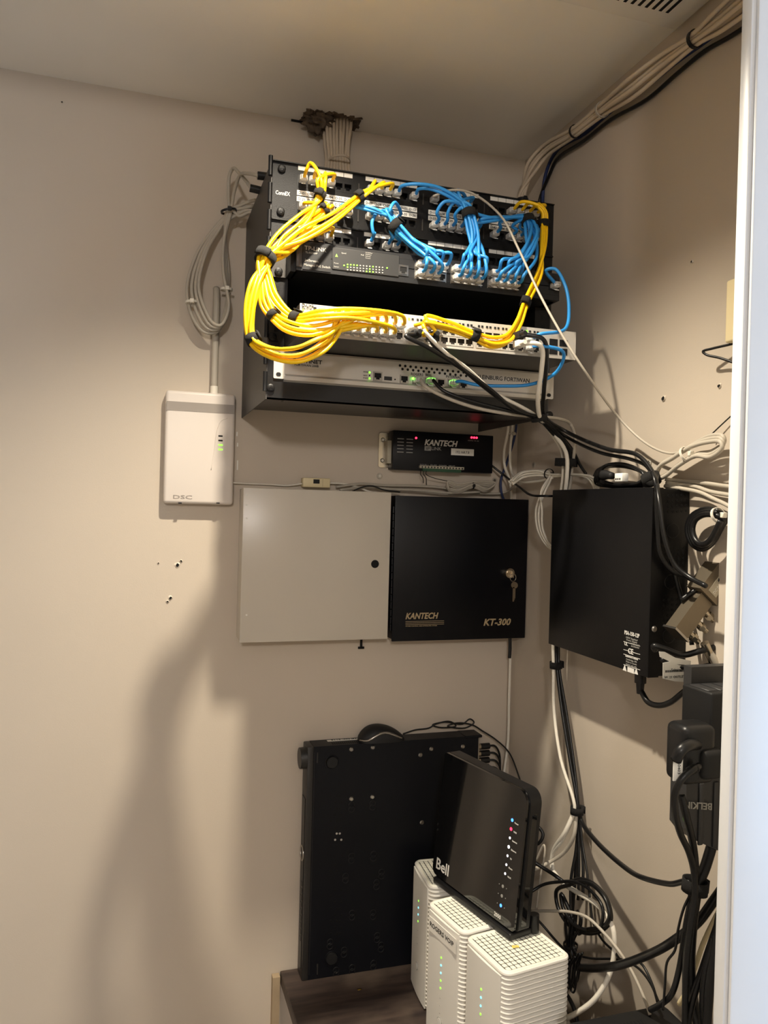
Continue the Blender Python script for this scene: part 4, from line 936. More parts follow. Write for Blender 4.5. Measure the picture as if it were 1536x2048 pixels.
# underside details (this face looks at the viewer)
def nvp(x, y): return PY(x, y, NY0)
for x, y in ((703, 1499), (746, 1495), (703, 1598), (745, 1594), (863, 1498), (926, 1493), (841, 1510), (844, 1645)):
    inst('case_screw', SCREW_S, nv, nvp(x, y))
EMB = MB().ring((0, 0, 0), (0, 1, 0), .005, .0062, .0012, 18, 1, (1, 0, 0)); EMB.ring((0, 0, -.008), (0, 1, 0), .005, .0062, .0012, 18, 1, (1, 0, 0)); EMBM = EMB.mesh('keyhole_emboss', M['blk'], smooth=True)
for x, y in ((703, 1610), (745, 1606), (703, 1712), (747, 1708), (691, 1752), (763, 1744), (704, 1826), (746, 1825), (754, 1871), (762, 1890), (688, 1900), (660, 1884), (672, 1940), (704, 1935), (747, 1926), (753, 1765)):
    inst('keyhole_emboss', EMBM, nv, nvp(x, y)+V(0, -.0005, 0))
for x, y in ((664, 1524), (663, 1916)):
    p = nvp(x, y); MB().cyl(p, p+V(0, -.004, 0), .0115, 22, .0105).build('rubber_foot', M['blkm'], nv, 'auto'); MB().ring(p, (0, 1, 0), .012, .0135, .0016, 24).build('foot_ring', M['nvr'], nv, True)
random.seed(5)
HOLE = MB().cyl((0, 0, 0), (0, -.0003, 0), .0021, 8).mesh('vent_hole', M['void']); HOLEL = MB().cyl((0, 0, 0), (0, -.0003, 0), .0021, 8).mesh('vent_hole', M['labelgrey'])
for r in range(24):
    y = 1592+r*12.5
    if 1698 < y < 1720 or 1745 < y < 1775 or y > 1872: continue
    for c_ in range(4):
        if (r+c_) % 2 == 0 or c_ == 3:
            x = 661+c_*6.2+(r % 2)*3
            inst('vent_hole', HOLEL if 1660 < y < 1690 and c_ > 0 else HOLE, nv, nvp(x, y))
MB().box(NX0+.0135, NX0+.0142, NY0-.0004, NY0, DZ+.01, NZ1-.01).build('fold_line', M['bezel'], nv)
for y in (1513, 1936):
    p = nvp(636, y); MB().box(p.x-.0025, p.x, NY0-.0008, NY0, p.z-.012, p.z+.008).build('tab_slot', M['bezel'], nv)
# label and slots on the upper edge
p = PZ(646, 1480, NZ1)
MB().box(NX0+.045, NX0+.125, -.020, -.011, NZ1, NZ1+.0004).build('edge_label', M['label'], nv)
text_mb('Model No. 2116', .005, (NX0+.118, -.012, NZ1+.0006), (-1, 0, 0), (0, -1, 0), .065).build('lettering', M['ink'], nv, False)
for i in range(22): MB().box(NX0+.05+i*.004, NX0+.052+i*.004, -.040, -.028, NZ1, NZ1+.0003).build('edge_slot', M['void'], nv)
# connector side
MB().box(NX1, NX1+.003, NY0+.002, NY1, DZ+.16, NZ1-.006).build('rear_plate', M['steel'], nv)
MB().rbox(NX1-.03, NX1+.008, NY0-.001, NY1, NZ1-.004, NZ1+.001, .001, 1).build('rear_lip', M['nvr'], nv)
BN = MB().cyl((0, 0, 0), (.009, 0, 0), .0058, 14).cyl((.009, 0, 0), (.016, 0, 0), .0046, 14); BNM = BN.mesh('bnc_connector', M['nickel'], smooth='auto')
for i in range(5):
    z = PY(972, 1492+i*14, -.03).z
    inst('bnc_connector', BNM, nv, (NX1+.003, -.030, z))
    a = V(NX1+.018, -.030, z)
    t = thing('video_lead', ('topmost', 'second', 'third', 'fourth', 'lowest')[i]+' black video lead plugged into the back of the recorder', 'cable', a)
    MB().cyl(a-V(.006, 0, 0), a+V(.014, 0, 0), .0062, 12).build('plug', M['blk'], t, 'auto')
    MB().tube([a+V(.012, 0, 0), a+V(.026, -.002*i, -.001), a+V(.036, -.003*i, -.014), a+V(.040-.002*i, -.004*i, -.05), a+V(.034-.003*i, -.004*i, -.11), a+V(.02, -.01*i, -.18)], .0021, 8).build('cord', M['blackc'], t, True)

# ------------------------------------------------------------------ mouse on top of the recorder
mo = thing('computer_mouse', 'black computer mouse with a silver side stripe on top of the recorder', 'mouse', (PY(762, 1470, -.028).x, -.028, NZ1))
xm, z0 = PY(762, 1470, -.028).x, NZ1
L_, Wd, H_ = .096, .052, .030
def mz(t): return H_*math.sin(math.pi*(max(0, t)**.82*.80+.12))**.9
def mouse_shell(lo, hi, m, name, grow=0.0):
    nu, nv_ = 22, 17; vs = []; fs = []
    for i in range(nu+1):
        t = i/nu; x = xm+(t-.5)*L_; ww = Wd/2*(max(0, 1-abs(2*t-1)**3.2))**.5*(1+grow); hh = mz(t)*(max(0.02, 1-abs(2*t-1)**5))**.5
        for j in range(nv_+1):
            g = lo+(hi-lo)*j/nv_; ca, sa = math.cos(g), math.sin(g)
            yy = -.028-(ww*abs(ca)**.8*(1 if ca > 0 else -1)); zz = z0+hh*(1+grow)*max(0, sa)**.75
            vs.append((x, yy, zz))
    for i in range(nu):
        for j in range(nv_):
            a = i*(nv_+1)+j; fs.append((a, a+1, a+nv_+2, a+nv_+1))
    return MB().add(vs, fs).build(name, m, mo, True)
mouse_shell(0, math.pi, M['blkm'], 'shell')
sp = []
for i in range(13):
    t = .02+i/12*.86; x = xm+(t-.5)*L_; ww = Wd/2*(max(0, 1-abs(2*t-1)**3.2))**.5
    h = mz(t)*(.24+.42*math.sin(max(0, min(1, (t-.15)/.8))*math.pi)); k = h/max(mz(t), .001)
    ca = math.sqrt(max(0, 1-min(1, k**(1/.75))**2)); sp.append((x, -.028-ww*ca**.8-.0006, z0+h))
MB().tube(sp, lambda t: .0016+.0010*math.sin(t*math.pi), 8, 4).build('side_stripe', M['steel'], mo, True)
cd_ = [V(xm+.046, -.028, z0+.008)]+[PY(x, y, -.026) for x, y in ((830, 1460), (858, 1456), (872, 1448), (900, 1443), (912, 1452), (880, 1455), (865, 1450), (890, 1444), (925, 1448), (940, 1438), (948, 1445), (930, 1456), (895, 1452), (915, 1446), (945, 1450))]+[PY(965, 1462, -.03), PY(990, 1478, -.035), PY(1018, 1505, -.04), PY(1035, 1545, -.05), PY(1045, 1580, -.06), PY(1050, 1640, -.07)]
cd_ = [V(p.x, p.y, max(p.z, z0+.003)) if p.x < NX1 else p for p in cd_]
MB().tube(cd_, .0016, 8, 6).build('cord', M['blackc'], mo, True)

# ------------------------------------------------------------------ three white tower modems
MW, MD, MH = .112, .122, .225            # along the lit front, back from it, tall
def rrect(w, d, r, n=5):
    pts = []
    for cx, cy, a0 in ((w/2-r, d-r, 0), (-w/2+r, d-r, 90), (-w/2+r, r, 180), (w/2-r, r, 270)):
        for i in range(n+1):
            a = math.radians(a0+90*i/n); pts.append((cx+math.cos(a)*r, cy+math.sin(a)*r))
    return pts
def ring_stack(levels, w, d, r):
    vs = []; fs = []; n = None
    for (ins_, z) in levels:
        P = rrect(w-2*ins_, d-2*ins_, max(.002, r-ins_)); n = len(P); vs += [(x, y+ins_, z) for x, y in P]
    for k in range(len(levels)-1):
        for i in range(n): fs.append((k*n+i, k*n+(i+1) % n, (k+1)*n+(i+1) % n, (k+1)*n+i))
    fs += [tuple(range(n-1, -1, -1)), tuple(range((len(levels)-1)*n, len(levels)*n))]
    return MB().add(vs, fs)
NR = 30
lv = [(.004, 0), (.002, .004)]
for i in range(NR):
    z = .006+i*(MH-.012)/NR; h = (MH-.012)/NR
    lv += [(.0032, z), (.0006, z+h*.30), (0, z+h*.5), (.0006, z+h*.70), (.0032, z+h*.98)]
lv += [(.0012, MH-.0055), (0, MH-.003), (.0006, MH-.0008), (.002, MH)]
BODY = ring_stack(lv, MW, MD, .014).mesh('ribbed_body', M['modem'], smooth='auto')
fl = MB(); nfx = 12
vs = []                                   # gently bowed smooth front plate
FH = MH-.006
for i in range(nfx+1):
    t = i/nfx; x = (t-.5)*(MW-.022); y = -.0022*(1-(2*t-1)**2)-.0012
    vs += [(x, y, .004), (x, y, FH), (x, .004, FH), (x, .004, .004)]
fs = []
for i in range(nfx):
    for j in range(4): fs.append((i*4+j, i*4+(j+1) % 4, (i+1)*4+(j+1) % 4, (i+1)*4+j))
fs += [(3, 2, 1, 0), (nfx*4, nfx*4+1, nfx*4+2, nfx*4+3)]
FRONT = MB().add(vs, fs).mesh('front_plate', M['modem'], smooth='auto')
GRID = ring_stack([(.0085, MH-.001), (.0085, MH+.0002)], MW, MD, .012).mesh('grille_floor', M['void'])
CELL = MB().rbox(-.0036, .0036, -.0036, .0036, MH-.002, MH+.0012, .0006, 1).mesh('grille_cell', M['modem_lit_top'])
RIM = MB()
def rimstack():
    vs = []; fs = []; P = [rrect(MW-2*a, MD-2*a, max(.003, .014-a)) for a in (.0025, .0035, .0065, .0080)]; n = len(P[0]); Z = (MH-.0005, MH+.0018, MH+.0018, MH)
    for a, Q, z in zip((.0025, .0035, .0065, .0080), P, Z): vs += [(x, y+a, z) for x, y in Q]
    for k in range(3):
        for i in range(n): fs.append((k*n+i, k*n+(i+1) % n, (k+1)*n+(i+1) % n, (k+1)*n+i))
    return MB().add(vs, fs)
RIMM = rimstack().mesh('top_rim', M['modem_lit_top'], smooth=True)
LD = MB().cyl((0, 0, 0), (0, -.0008, 0), .0017, 10); MLED = {k: LD.mesh('led', M[m]) for k, m in (('g', 'greens'), ('c', 'cyan'), ('o', 'labelgrey'))}
BTN = MB().cyl((0, 0, 0), (0, -.0014, 0), .0058, 20).mesh('round_button', M['label'], smooth='auto'); BTR = MB().ring((0, -.0003, 0), (0, 1, 0), .0058, .0068, .0012, 22).mesh('button_ring', M['greyink'], smooth=True)
def modem(label, A, B, leds, lz):
    A = Vector(A); B = Vector(B); d = (A-B).normalized()           # local -X runs from B to A
    ang = math.atan2(-d.y, -d.x)
    # local x = towards the viewer's near corner B, local y = back from the lit front
    mid = (A+B)/2
    t = thing('cable_modem', label, 'modem', (mid.x, mid.y, DZ), (0, 0, ang))
    def put(name, me, loc=(0, 0, 0)):
        o = bpy.data.objects.new(name, me); COL.objects.link(o); o.parent = t; o.location = loc; return o
    put('ribbed_body', BODY); put('front_plate', FRONT); put('grille_floor', GRID); put('top_rim', RIMM)
    for i in range(11):
        for j in range(12):
            x = (i-5)*.0087; y = MD/2+(j-5.5)*.0087
            if abs(x) > MW/2-.012 or not .010 < y < MD-.010: continue
            put('grille_cell', CELL, (x, y, 0))
    for i, k in enumerate(leds): put('led', MLED[k], (0, -.0034, lz-i*.0125))
    for i in range(3): put('led', MLED['o'], (0, -.0034, lz-(len(leds)+.3+i)*.0125)).scale = (.4, 1, .4)
    put('round_button', BTN, (0, -.0034, .055)); put('button_ring', BTR, (0, -.0034, .055))
    return t
modem('white tower modem farthest back, against the recorder', (-.2416, -.0878, DZ), (-.2500, -.2000, DZ), 'gccg', .175)
m2 = modem('white tower modem in the middle, marked with black capital letters', (-.2736, -.2440, DZ), (-.2530, -.3560, DZ), 'gccgg', .160)
modem('white tower modem nearest the viewer, carrying the front foot of the router', (-.2545, -.3615, DZ), (-.2375, -.4730, DZ), 'gccg', .175)
def local_part(mb, name, m, par): o = mb.build(name, m, par, False, True); return o
st = local_part(MB().box(-.040, .042, -.0042, -.0030, MH-.038, MH-.014), 'tape_label', M['modem'], m2)
tm = text_mb('ROGERS VOIP', .0078, (-.036, -.0044, MH-.029), (1, 0, 0), (0, 0, 1), .072, bold=.01); o = tm.build('lettering', M['ink'], st, False, True)
local_part(MB().ring((.0, -.0028, MH-.040), (0, 1, 0), .007, .0085, .0012, 20), 'moulded_ring', M['modem'], m2)
cs = PZ(1030, 1895, DZ+MH)
tag(MB().prism([(-.006, -.001), (-.003, -.004), (.001, -.0025), (.005, -.004), (.007, 0), (.003, .003), (.001, .0015), (-.003, .004)], (0, 0, .0008), (cs.x, cs.y, DZ+MH+.0012), (1, 0, 0), (0, 1, 0)).build('residue_spot', mat('yellow_residue', (238, 214, 110), .7), None), 'yellow residue spot on top of the nearest modem', 'residue')

# ------------------------------------------------------------------ black router standing on the modems
zb = DZ+MH+.0022
pa, pb_ = Vector((-.2369, -.1751, zb)), Vector((-.1874, -.3993, zb))
d = (pb_-pa).normalized(); ang = math.atan2(d.y, d.x)
ro = thing('router', 'glossy black router standing on edge across the white modems', 'router', pa, (0, 0, ang))
# local x runs along the face towards the viewer, local y points to the back of the router
LEN, HT, TH = .2290, .214, .028; LEAN = .10
def lean(mb):
    mb.v = [(x, y+(z-.014)*LEAN, z) for x, y, z in mb.v]; return mb
prof = []
for cx, cz, a0 in ((LEN-.022, HT-.022+.014, 0), (.006, HT-.006+.014, 90), (.012, .026, 180), (LEN-.006, .020, 270)):
    r_ = {0: .022, 90: .006, 180: .012, 270: .006}[a0]
    for i in range(7):
        a = math.radians(a0+15*i); prof.append((cx+math.cos(a)*r_, cz+math.sin(a)*r_))
lean(MB().prism(prof, (0, .006, 0), (0, 0, 0))).build('front_panel', M['glossblk'], ro, 'auto', True)
pr2 = [((x-LEN/2)*1.008+LEN/2+.002, (z-.12)*1.004+.12) for x, z in prof]
lean(MB().prism(pr2, (0, TH-.006, 0), (0, .006, 0))).build('rear_shell', M['blk'], ro, 'auto', True)
lean(MB().rbox(LEN+.0005, LEN+.003, .010, .022, .02, HT-.02, .001, 1)).build('side_groove', M['glossblk'], ro, 'auto', True)
MB().rbox(.010, LEN-.003, -.005, .040, 0, .011, .003, 3).build('stand', M['blk'], ro, 'auto', True)
MB().cyl((LEN-.006, .046, .002), (LEN-.006, .046, .03), .008, 14).build('stand_foot', M['blk'], ro, 'auto', True)
def face_text(s, x, z, size, m, width=None, name='lettering', bold=.01):
    mb = text_mb(s, size, (x, -.0004, z), (1, 0, 0), (0, 0, 1), width, bold=bold); lean(mb); return mb.build(name, m, ro, False, True)
face_text('Bell', .011, .026, .0195, M['whiteink'], .038, bold=.012)
face_text('2000', LEN-.050, .019, .0062, M['whiteink'], .017, bold=.02)
ic = [('b', 'Power'), ('r', 'WPS'), ('w', 'Internet'), ('w', 'Ethernet'), ('w', 'TV'), ('w', 'Phone'), ('w', 'Wi-Fi')]
for i, (k, s) in enumerate(ic):
    z = .176-i*.0142; x = LEN-.030-i*.0006
    mb = lean(MB().cyl((x, -.0006, z), (x, .0002, z), .0026 if i in (0, 1, 3) else .0020, 12)); mb.build('status_light', M[{'b': 'bluel', 'r': 'red', 'w': 'whitel'}[k]], ro, 'auto', True)
    face_text(s, x+.0065, z-.003, .0026, M['whiteink'])
for i in range(3):
    z = .070-i*.015; x = LEN-.036
    lean(MB().cyl((x, -.0005, z), (x, .0002, z), .0026, 10)).build('touch_key', M['bluel' if i == 2 else 'greyink'], ro, 'auto', True)
    for s in (-1, 1): lean(MB().cyl((x+s*.009, -.0005, z), (x+s*.009, .0002, z), .0008, 6)).build('touch_dot', M['greyink'], ro, 'auto', True)
# ------------------------------------------------------------------ power supply box on the right wall
SX = -.065
a, b = PX(1105, 980, SX), PX(1293, 1355, SX)
SY0, SY1, SZ0, SZ1 = -.5445, a.y, b.z, a.z
ps = thing('power_supply_box', 'large black metal power supply box on the right wall', 'power supply', (SX/2, (SY0+SY1)/2, SZ0))
MB().rbox(SX+.0025, -.0005, SY0+.001, SY1, SZ0+.001, SZ1-.001, .001, 1).build('body', M['psa'], ps)
cv = MB().rbox(SX, SX+.0025, SY0-.001, SY1, SZ0, SZ1, .0012, 2).box(SX+.0005, SX+.018, SY0-.001, SY0+.0002, SZ0, SZ1).build('cover', M['psa'], ps)
def sp_(x, y): return PY(x, y, SY0)
VH = MB().cyl((0, 0, 0), (0, -.0004, 0), .0021, 8).mesh('vent_hole', M['void'])
for (xs, y0, rows) in ((1338, 992, 4), (1332, 1098, 4), (1328, 1200, 5)):
    for r in range(rows):
        for c_ in range(5):
            p = sp_(xs+c_*8.9, y0+r*10.5-c_*.5)
            if -.047 < p.x < -.002: inst('vent_hole', VH, ps, (p.x, SY0+.001, p.z))
for x, y in ((1346, 1062), (1342, 1164), (1338, 1272)):
    p = sp_(x, y); MB().ring((p.x, SY0+.001, p.z), (0, 1, 0), .0098, .0106, .0014, 24).build('knockout_ring', M['blk'], ps, True)
    MB().cyl((p.x, SY0+.001, p.z), (p.x, SY0+.0002, p.z), .0096, 24).build('knockout', M['psa'], ps)
p = sp_(1302, 1258); inst('cover_screw', SCREW_S, ps, (SX+.009, SY0-.001, p.z))
def side_text(par, s, x, y, size, m, width=None, bold=.01):
    p = PX(x, y, SX-.0003); return text_mb(s, size, p, (0, -1, 0), (0, 0, 1), width, bold=bold).build('lettering', m, par, False)
side_text(cv, 'PSA-150-12P', 1249, 1268, .0058, M['whiteink'], .036, .02)
side_text(cv, '12VDC Regulated', 1252, 1276, .0026, M['greyink'], .028); side_text(cv, 'Power Supply', 1253, 1281, .0026, M['greyink'], .026)
side_text(cv, 'UL', 1249, 1290, .0055, M['whiteink'], .008); side_text(cv, 'LISTED ALARM', 1261, 1288, .0022, M['greyink'], .022); side_text(cv, 'ACCESSORY', 1262, 1293, .0022, M['greyink'], .020)
side_text(cv, 'CE', 1256, 1306, .0078, M['whiteink'], .0125, .02)
side_text(cv, 'Rutherford Controls', 1251, 1313, .0030, M['whiteink'], .030)
for i, s in enumerate(('Cambridge, ON', 'Made in Canada', 'Indoor use only')): side_text(cv, s, 1252, 1319+i*5, .0024, M['greyink'], .026)
for y in (1283, 1299, 1308, 1329):
    p = PX(1247, y, SX-.0003); MB().box(SX-.0004, SX, p.y-.040, p.y, p.z-.0003, p.z+.0003).build('printed_line', M['whiteink'], cv)
p = PX(1255, 1335, SX-.0003); MB().box(SX-.0004, SX, p.y-.016, p.y, p.z-.006, p.z+.001).build('notice_bar', M['whiteink'], cv)
for x, y in ((1250, 1336), (1273, 1343)):
    p = PX(x, y, SX); MB().prism([(-.005, -.004), (.004, -.004), (-.0005, .005)], (-.0004, 0, 0), p, (0, -1, 0), (0, 0, 1)).build('warning_triangle', M['whiteink'], cv)
# its mains cord
g0 = PX(1281, 1352, -.045)
pc = thing('mains_cable', 'thick black mains cable looping from the bottom of the power supply box', 'cable', g0)
MB().cyl(g0+V(0, 0, .012), g0+V(0, 0, -.010), .0085, 14).cyl(g0+V(0, 0, -.010), g0+V(0, 0, -.026), .0062, 14, .0050).build('strain_relief', M['blk'], pc, 'auto')
MB().tube([g0+V(0, 0, -.02), PX(1284, 1385, -.045), PX(1296, 1404, -.045), PX(1318, 1411, -.043), PX(1342, 1404, -.04), PX(1365, 1386, -.035), PX(1400, 1360, -.03)], .0042, 10).build('cord', M['blackc'], pc, True)

# ------------------------------------------------------------------ black coil on top of the box, grey coil on the wall
ck = []
for i in range(4):
    o = i*.004
    for (x, y) in ((1188, 955), (1196, 940), (1230, 932), (1270, 938), (1300, 955), (1292, 968), (1255, 974), (1215, 972), (1192, 966)):
        ck.append(PX(x+(1244-x)*i*.07, y-i*1.5, -.022-o*1.4))
kc2 = thing('coiled_cable', 'black cord coiled on top of the power supply box with a white connector', 'cable', (-.03, -.36, SZ1))
MB().tube([V(p.x, p.y, max(p.z, SZ1+.0035)) for p in ck], .0030, 8, 4).build('cord', M['blackc'], kc2, True)
p = PX(1243, 955, -.05); MB().rbox(p.x-.006, p.x+.006, p.y-.010, p.y+.010, p.z-.0065, p.z+.0065, .0015, 2).build('connector', M['label'], kc2)
for i in range(3): MB().box(p.x-.0064, p.x-.0058, p.y-.006+i*.005, p.y-.0035+i*.005, p.z-.004, p.z-.001).build('pin_hole', M['void'], kc2)
p = PX(1215, 950, -.045); MB().tube([p+V(0, .012, 0), p, p+V(0, -.014, -.002)], lambda t: .0085-.003*t, 12, 4).build('plug', M['blkm'], kc2, True)
gk = []
for i in range(3):
    o = i*.005
    for (x, y) in ((1312, 950), (1322, 930), (1350, 912), (1385, 890), (1420, 872), (1445, 872), (1448, 884), (1425, 902), (1395, 908), (1360, 928), (1335, 948), (1318, 955)):
        gk.append(PX(x-i*2, y+(i*6 if x > 1400 else i*2), -.020-o))
cable('coiled_cable', 'grey cable folded into a long coil on the right wall', 'cable', gk, .0031, M['greyc'], (), None, 8, 5)
tie(PX(1371, 908, -.030), PX(1395, 890, -.03)-PX(1350, 925, -.03), .0100, .004, 'white zip tie around the grey coil on the right wall', M['white'], 'zip_tie', sx=.8)
cable('wall_wire', 'thin dark wire rising from the grey coil towards the door leaf', 'wire', [PX(1420, 872, -.01), PX(1432, 860, -.008), PX(1462, 832, -.006), PX(1490, 806, -.005)], .0009, M['blackc'], (), None, 6, 4)
for i, (lab, pts) in enumerate((
  ('upper grey cable stapled level along the right wall', [PX(1330, 958, -.02), PX(1352, 962, -.008), PX(1400, 965, -.006), PX(1450, 972, -.006), PX(1500, 978, -.006)]),
  ('middle grey cable stapled along the right wall', [PX(1332, 966, -.02), PX(1360, 970, -.010), PX(1390, 973, -.008), PX(1420, 983, -.008), PX(1460, 990, -.008), PX(1500, 996, -.008)]),
  ('lower grey cable sagging along the right wall', [PX(1330, 972, -.02), PX(1362, 977, -.016), PX(1400, 985, -.014), PX(1428, 998, -.014), PX(1450, 1008, -.014), PX(1490, 1030, -.014)]))):
    cable('wall_cable', lab, 'cable', pts, .0030, M['greyc'])
bk = []
for i in range(3):
    o = i*.0055
    for (x, y) in ((1440, 1022), (1405, 1020), (1382, 1035), (1375, 1060), (1385, 1088), (1405, 1098), (1425, 1085), (1442, 1055), (1452, 1035)):
        bk.append(PX(x+(1412-x)*i*.13, y+(1060-y)*i*.12, -.020-o))
cable('coiled_cable', 'black cord coiled on the right wall beside the power supply box', 'cable', bk, .0042, M['blackc'], (), None, 8, 5)
tie(PX(1436, 1030, -.03), V(0, -1, .3), .0095, .004, 'white zip tie on the black coil beside the power supply box', M['white'], 'zip_tie')
# leads falling over the near side of the box
for i, (lab, r, pts) in enumerate((
  ('black cable falling over the near side of the power supply box', .0033, [PX(1305, 945, -.06), PY(1310, 962, -.55), PY(1318, 1010, -.556), PY(1326, 1060, -.558), PY(1345, 1130, -.556), PY(1358, 1180, -.556), PY(1376, 1240, -.566), PY(1384, 1290, -.575)]),
  ('black cable curving from the power supply box top to the splitter', .0036, [PX(1312, 950, -.05), PY(1313, 985, -.553), PY(1316, 1060, -.555), PY(1322, 1110, -.556), PY(1345, 1142, -.558), PY(1385, 1160, -.565), PY(1408, 1182, -.58)]),
  ('black cable crossing behind the splitter towards the door leaf', .0034, [PY(1362, 1200, -.58), PY(1395, 1178, -.59), PY(1425, 1165, -.60), PY(1475, 1145, -.62)]))):
    cable('equipment_lead', lab, 'cable', pts, r, M['blackc'])
t = thing('velcro_tie', 'black velcro strap gathering the leads above the power supply box', 'cable tie', PX(1302, 958, -.05))
MB().ring(PX(1302, 958, -.05), V(0, -.5, -1), .011, .0135, .014, 20).build('band', M['velcro'], t, True)

# ------------------------------------------------------------------ coax splitter, tags, boxes and surge protector near the door leaf
o0 = PY(1363, 1267, -.60); ux = (PY(1411, 1201, -.60)-o0).normalized(); uz = ux.cross(V(0, 1, 0)).normalized()
if uz.z < 0: uz = -uz
spl = thing('coax_splitter', 'silver coax splitter tilted against the wall with a row of connectors', 'splitter', o0)
def ob(mb, x0, x1, y0, y1, z0, z1):
    vs = [o0+ux*x+V(0, y, 0)+uz*z for x in (x0, x1) for y in (y0, y1) for z in (z0, z1)]
    return mb.add(vs, [(0, 1, 3, 2), (4, 6, 7, 5), (0, 4, 5, 1), (2, 3, 7, 6), (0, 2, 6, 4), (1, 5, 7, 3)])
ob(MB(), 0, .062, .0, .022, -.0125, .0125).build('housing', M['splmetal'], spl)
ob(MB(), -.003, .0, -.003, .024, -.015, .014).build('end_flange', M['steel'], spl)
ob(MB(), .0625, .11, -.006, .022, -.016, .022).build('amplifier_body', M['splmetal'], spl)
ob(MB(), .069, .095, -.0066, -.006, -.006, .010).build('printed_label', M['brassy'], spl)
mb = text_mb('DC PASS', .004, o0+ux*.071+V(0, -.0068, 0)-uz*.001, ux, uz, .021); mb.build('lettering', M['whiteink'], spl, False)
for i in range(5):
    c_ = o0+ux*(.010+i*.019)+V(0, .004, 0)-uz*.0125
    MB().cyl(c_, c_-uz*.006, .0046, 12).cyl(c_-uz*.006, c_-uz*.013, .0060, 6).cyl(c_-uz*.013, c_-uz*.020, .0040, 12).build('coax_connector', M['nickel'], spl, 'auto')
MB().cyl(o0+ux*.102+V(0, -.006, 0)-uz*.010, o0+ux*.102+V(0, -.008, 0)-uz*.010, .0022, 10).build('led', M['greens'], spl)
c1 = PY(1416, 1300, -.60)
cx = thing('coax_cable', 'pale grey coax cable with a metal crimp below the splitter', 'cable', c1)
MB().tube([c1, PY(1430, 1322, -.605), PY(1446, 1350, -.61), PY(1470, 1400, -.62)], .0052, 10).build('cord', M['greyc'], cx, True)
MB().cyl(c1-V(.006, 0, -.010), c1+V(.008, 0, -.016), .0062, 12).build('crimp', M['nickel'], cx, 'auto')
# label tags on a black lead
tg = [PY(1310, 1300, -.575), PY(1308, 1292, -.58), PY(1330, 1298, -.585), PY(1365, 1310, -.59), PY(1400, 1302, -.60), PY(1440, 1292, -.60)]
tl_ = thing('tagged_lead', 'black lead carrying folded white paper tags near the power supply box', 'cable', tg[0])
MB().tube(tg, .0042, 10).build('cord', M['blackc'], tl_, True)
MB().tube([PY(1322, 1318, -.588), PY(1345, 1330, -.592), PY(1385, 1336, -.6), PY(1420, 1330, -.6)], .0036, 8).build('second_cord', M['blackc'], tl_, True)
def flag(pts, th, name, m):
    n = len(pts); vs = [p for p in pts]+[p+V(0, th, 0) for p in pts]
    return MB().add(vs, [tuple(range(n)), tuple(range(2*n-1, n-1, -1))]+[(i, n+i, n+(i+1) % n, (i+1) % n) for i in range(n)]).build(name, m, tl_)
flag([PY(x, y, -.596) for x, y in ((1318, 1303), (1330, 1304), (1350, 1315), (1382, 1322), (1381, 1331), (1350, 1328), (1320, 1314))], .0006, 'paper_tag', M['label'])
fg = flag([PY(x, y, -.598) for x, y in ((1326, 1326), (1340, 1323), (1360, 1331), (1384, 1334), (1386, 1365), (1350, 1363), (1326, 1357))], .0006, 'paper_tag', M['label'])
p = PY(1329, 1357, -.5983); text_mb('W. 21 OUTLET-1.R', .0032, p, (1, 0, 0), (0, 0, 1), .041).build('lettering', M['ink'], fg, False)
p = PY(1342, 1342, -.5983); text_mb('Telescope', .0034, p, (1, 0, 0), (0, 0, -.0+1), .020).build('lettering', M['ink'], fg, False)
p = PY(1331, 1345, -.5983); text_mb('IIIIIIIIIIIII', .003, p, (1, 0, 0), (0, 0, 1), .04, bold=.02).build('lettering', M['ink'], fg, False)

# grey backing board with a black adapter box
bx0, bz1, bz0 = PY(1366, 1330, -.63), PY(1366, 1330, -.63).z, PY(1366, 1560, -.63).z
tag(MB().box(PY(1366, 1400, -.63).x, -.001, -.645, -.63, bz0, bz1).build('backing_board', M['belkin'], None), 'grey upright backing board fixed to the wall behind the door leaf', 'board')
a, b = PY(1379, 1372, -.66), PY(1379, 1500, -.66)
tb_ = thing('adapter_box', 'black power adapter box on the grey backing board, partly behind the door leaf', 'power adapter', (a.x+.03, -.67, b.z))
MB().rbox(a.x, a.x+.062, -.70, -.6455, b.z, a.z, .003, 3).build('case', M['blkm'], tb_, 'auto')
for i in range(3): MB().rbox(a.x+.004+i*.018, a.x+.018+i*.018, -.69, -.655, a.z-.001, a.z+.001, .0005, 1).build('top_ridge', M['belkin'], tb_)
# surge protector
a, b = PY(1352, 1548, -.665), PY(1352, 1645, -.665)
sg = thing('surge_protector', 'charcoal surge protector hanging below the adapters beside the door leaf', 'surge protector', (a.x+.04, -.64, b.z-.03))
poly = [(a.x, a.z), (a.x+.075, a.z+.004), (a.x+.115, a.z), (a.x+.115, b.z-.05), (a.x+.05, b.z-.032), (a.x+.012, b.z-.014), (a.x, b.z)]
MB().prism(poly, (0, .03, 0), (0, -.685, 0)).build('housing', M['belkin'], sg, 'auto')
for i in range(4): MB().rbox(a.x+.018+i*.022, a.x+.026+i*.022, -.6875, -.684, b.z-.022-i*.005, a.z-.006, .002, 2).build('moulded_rib', M['belkin'], sg, 'auto')
mb = text_mb('BELKIN', .0085, PY(1424, 1607, -.6885), (-1, 0, .14), (-.0, 0, -1), .042, bold=.02); mb.build('lettering', M['greyink'], sg, False)
p = PY(1358, 1641, -.686); inst('led', GS, sg, (p.x, -.685, p.z))
a, b = PY(1329, 1438, -.69), PY(1398, 1556, -.69)
ad = thing('wall_adapter', 'large rounded black wall adapter plugged into the surge protector', 'power adapter', ((a.x+b.x)/2, -.70, b.z))
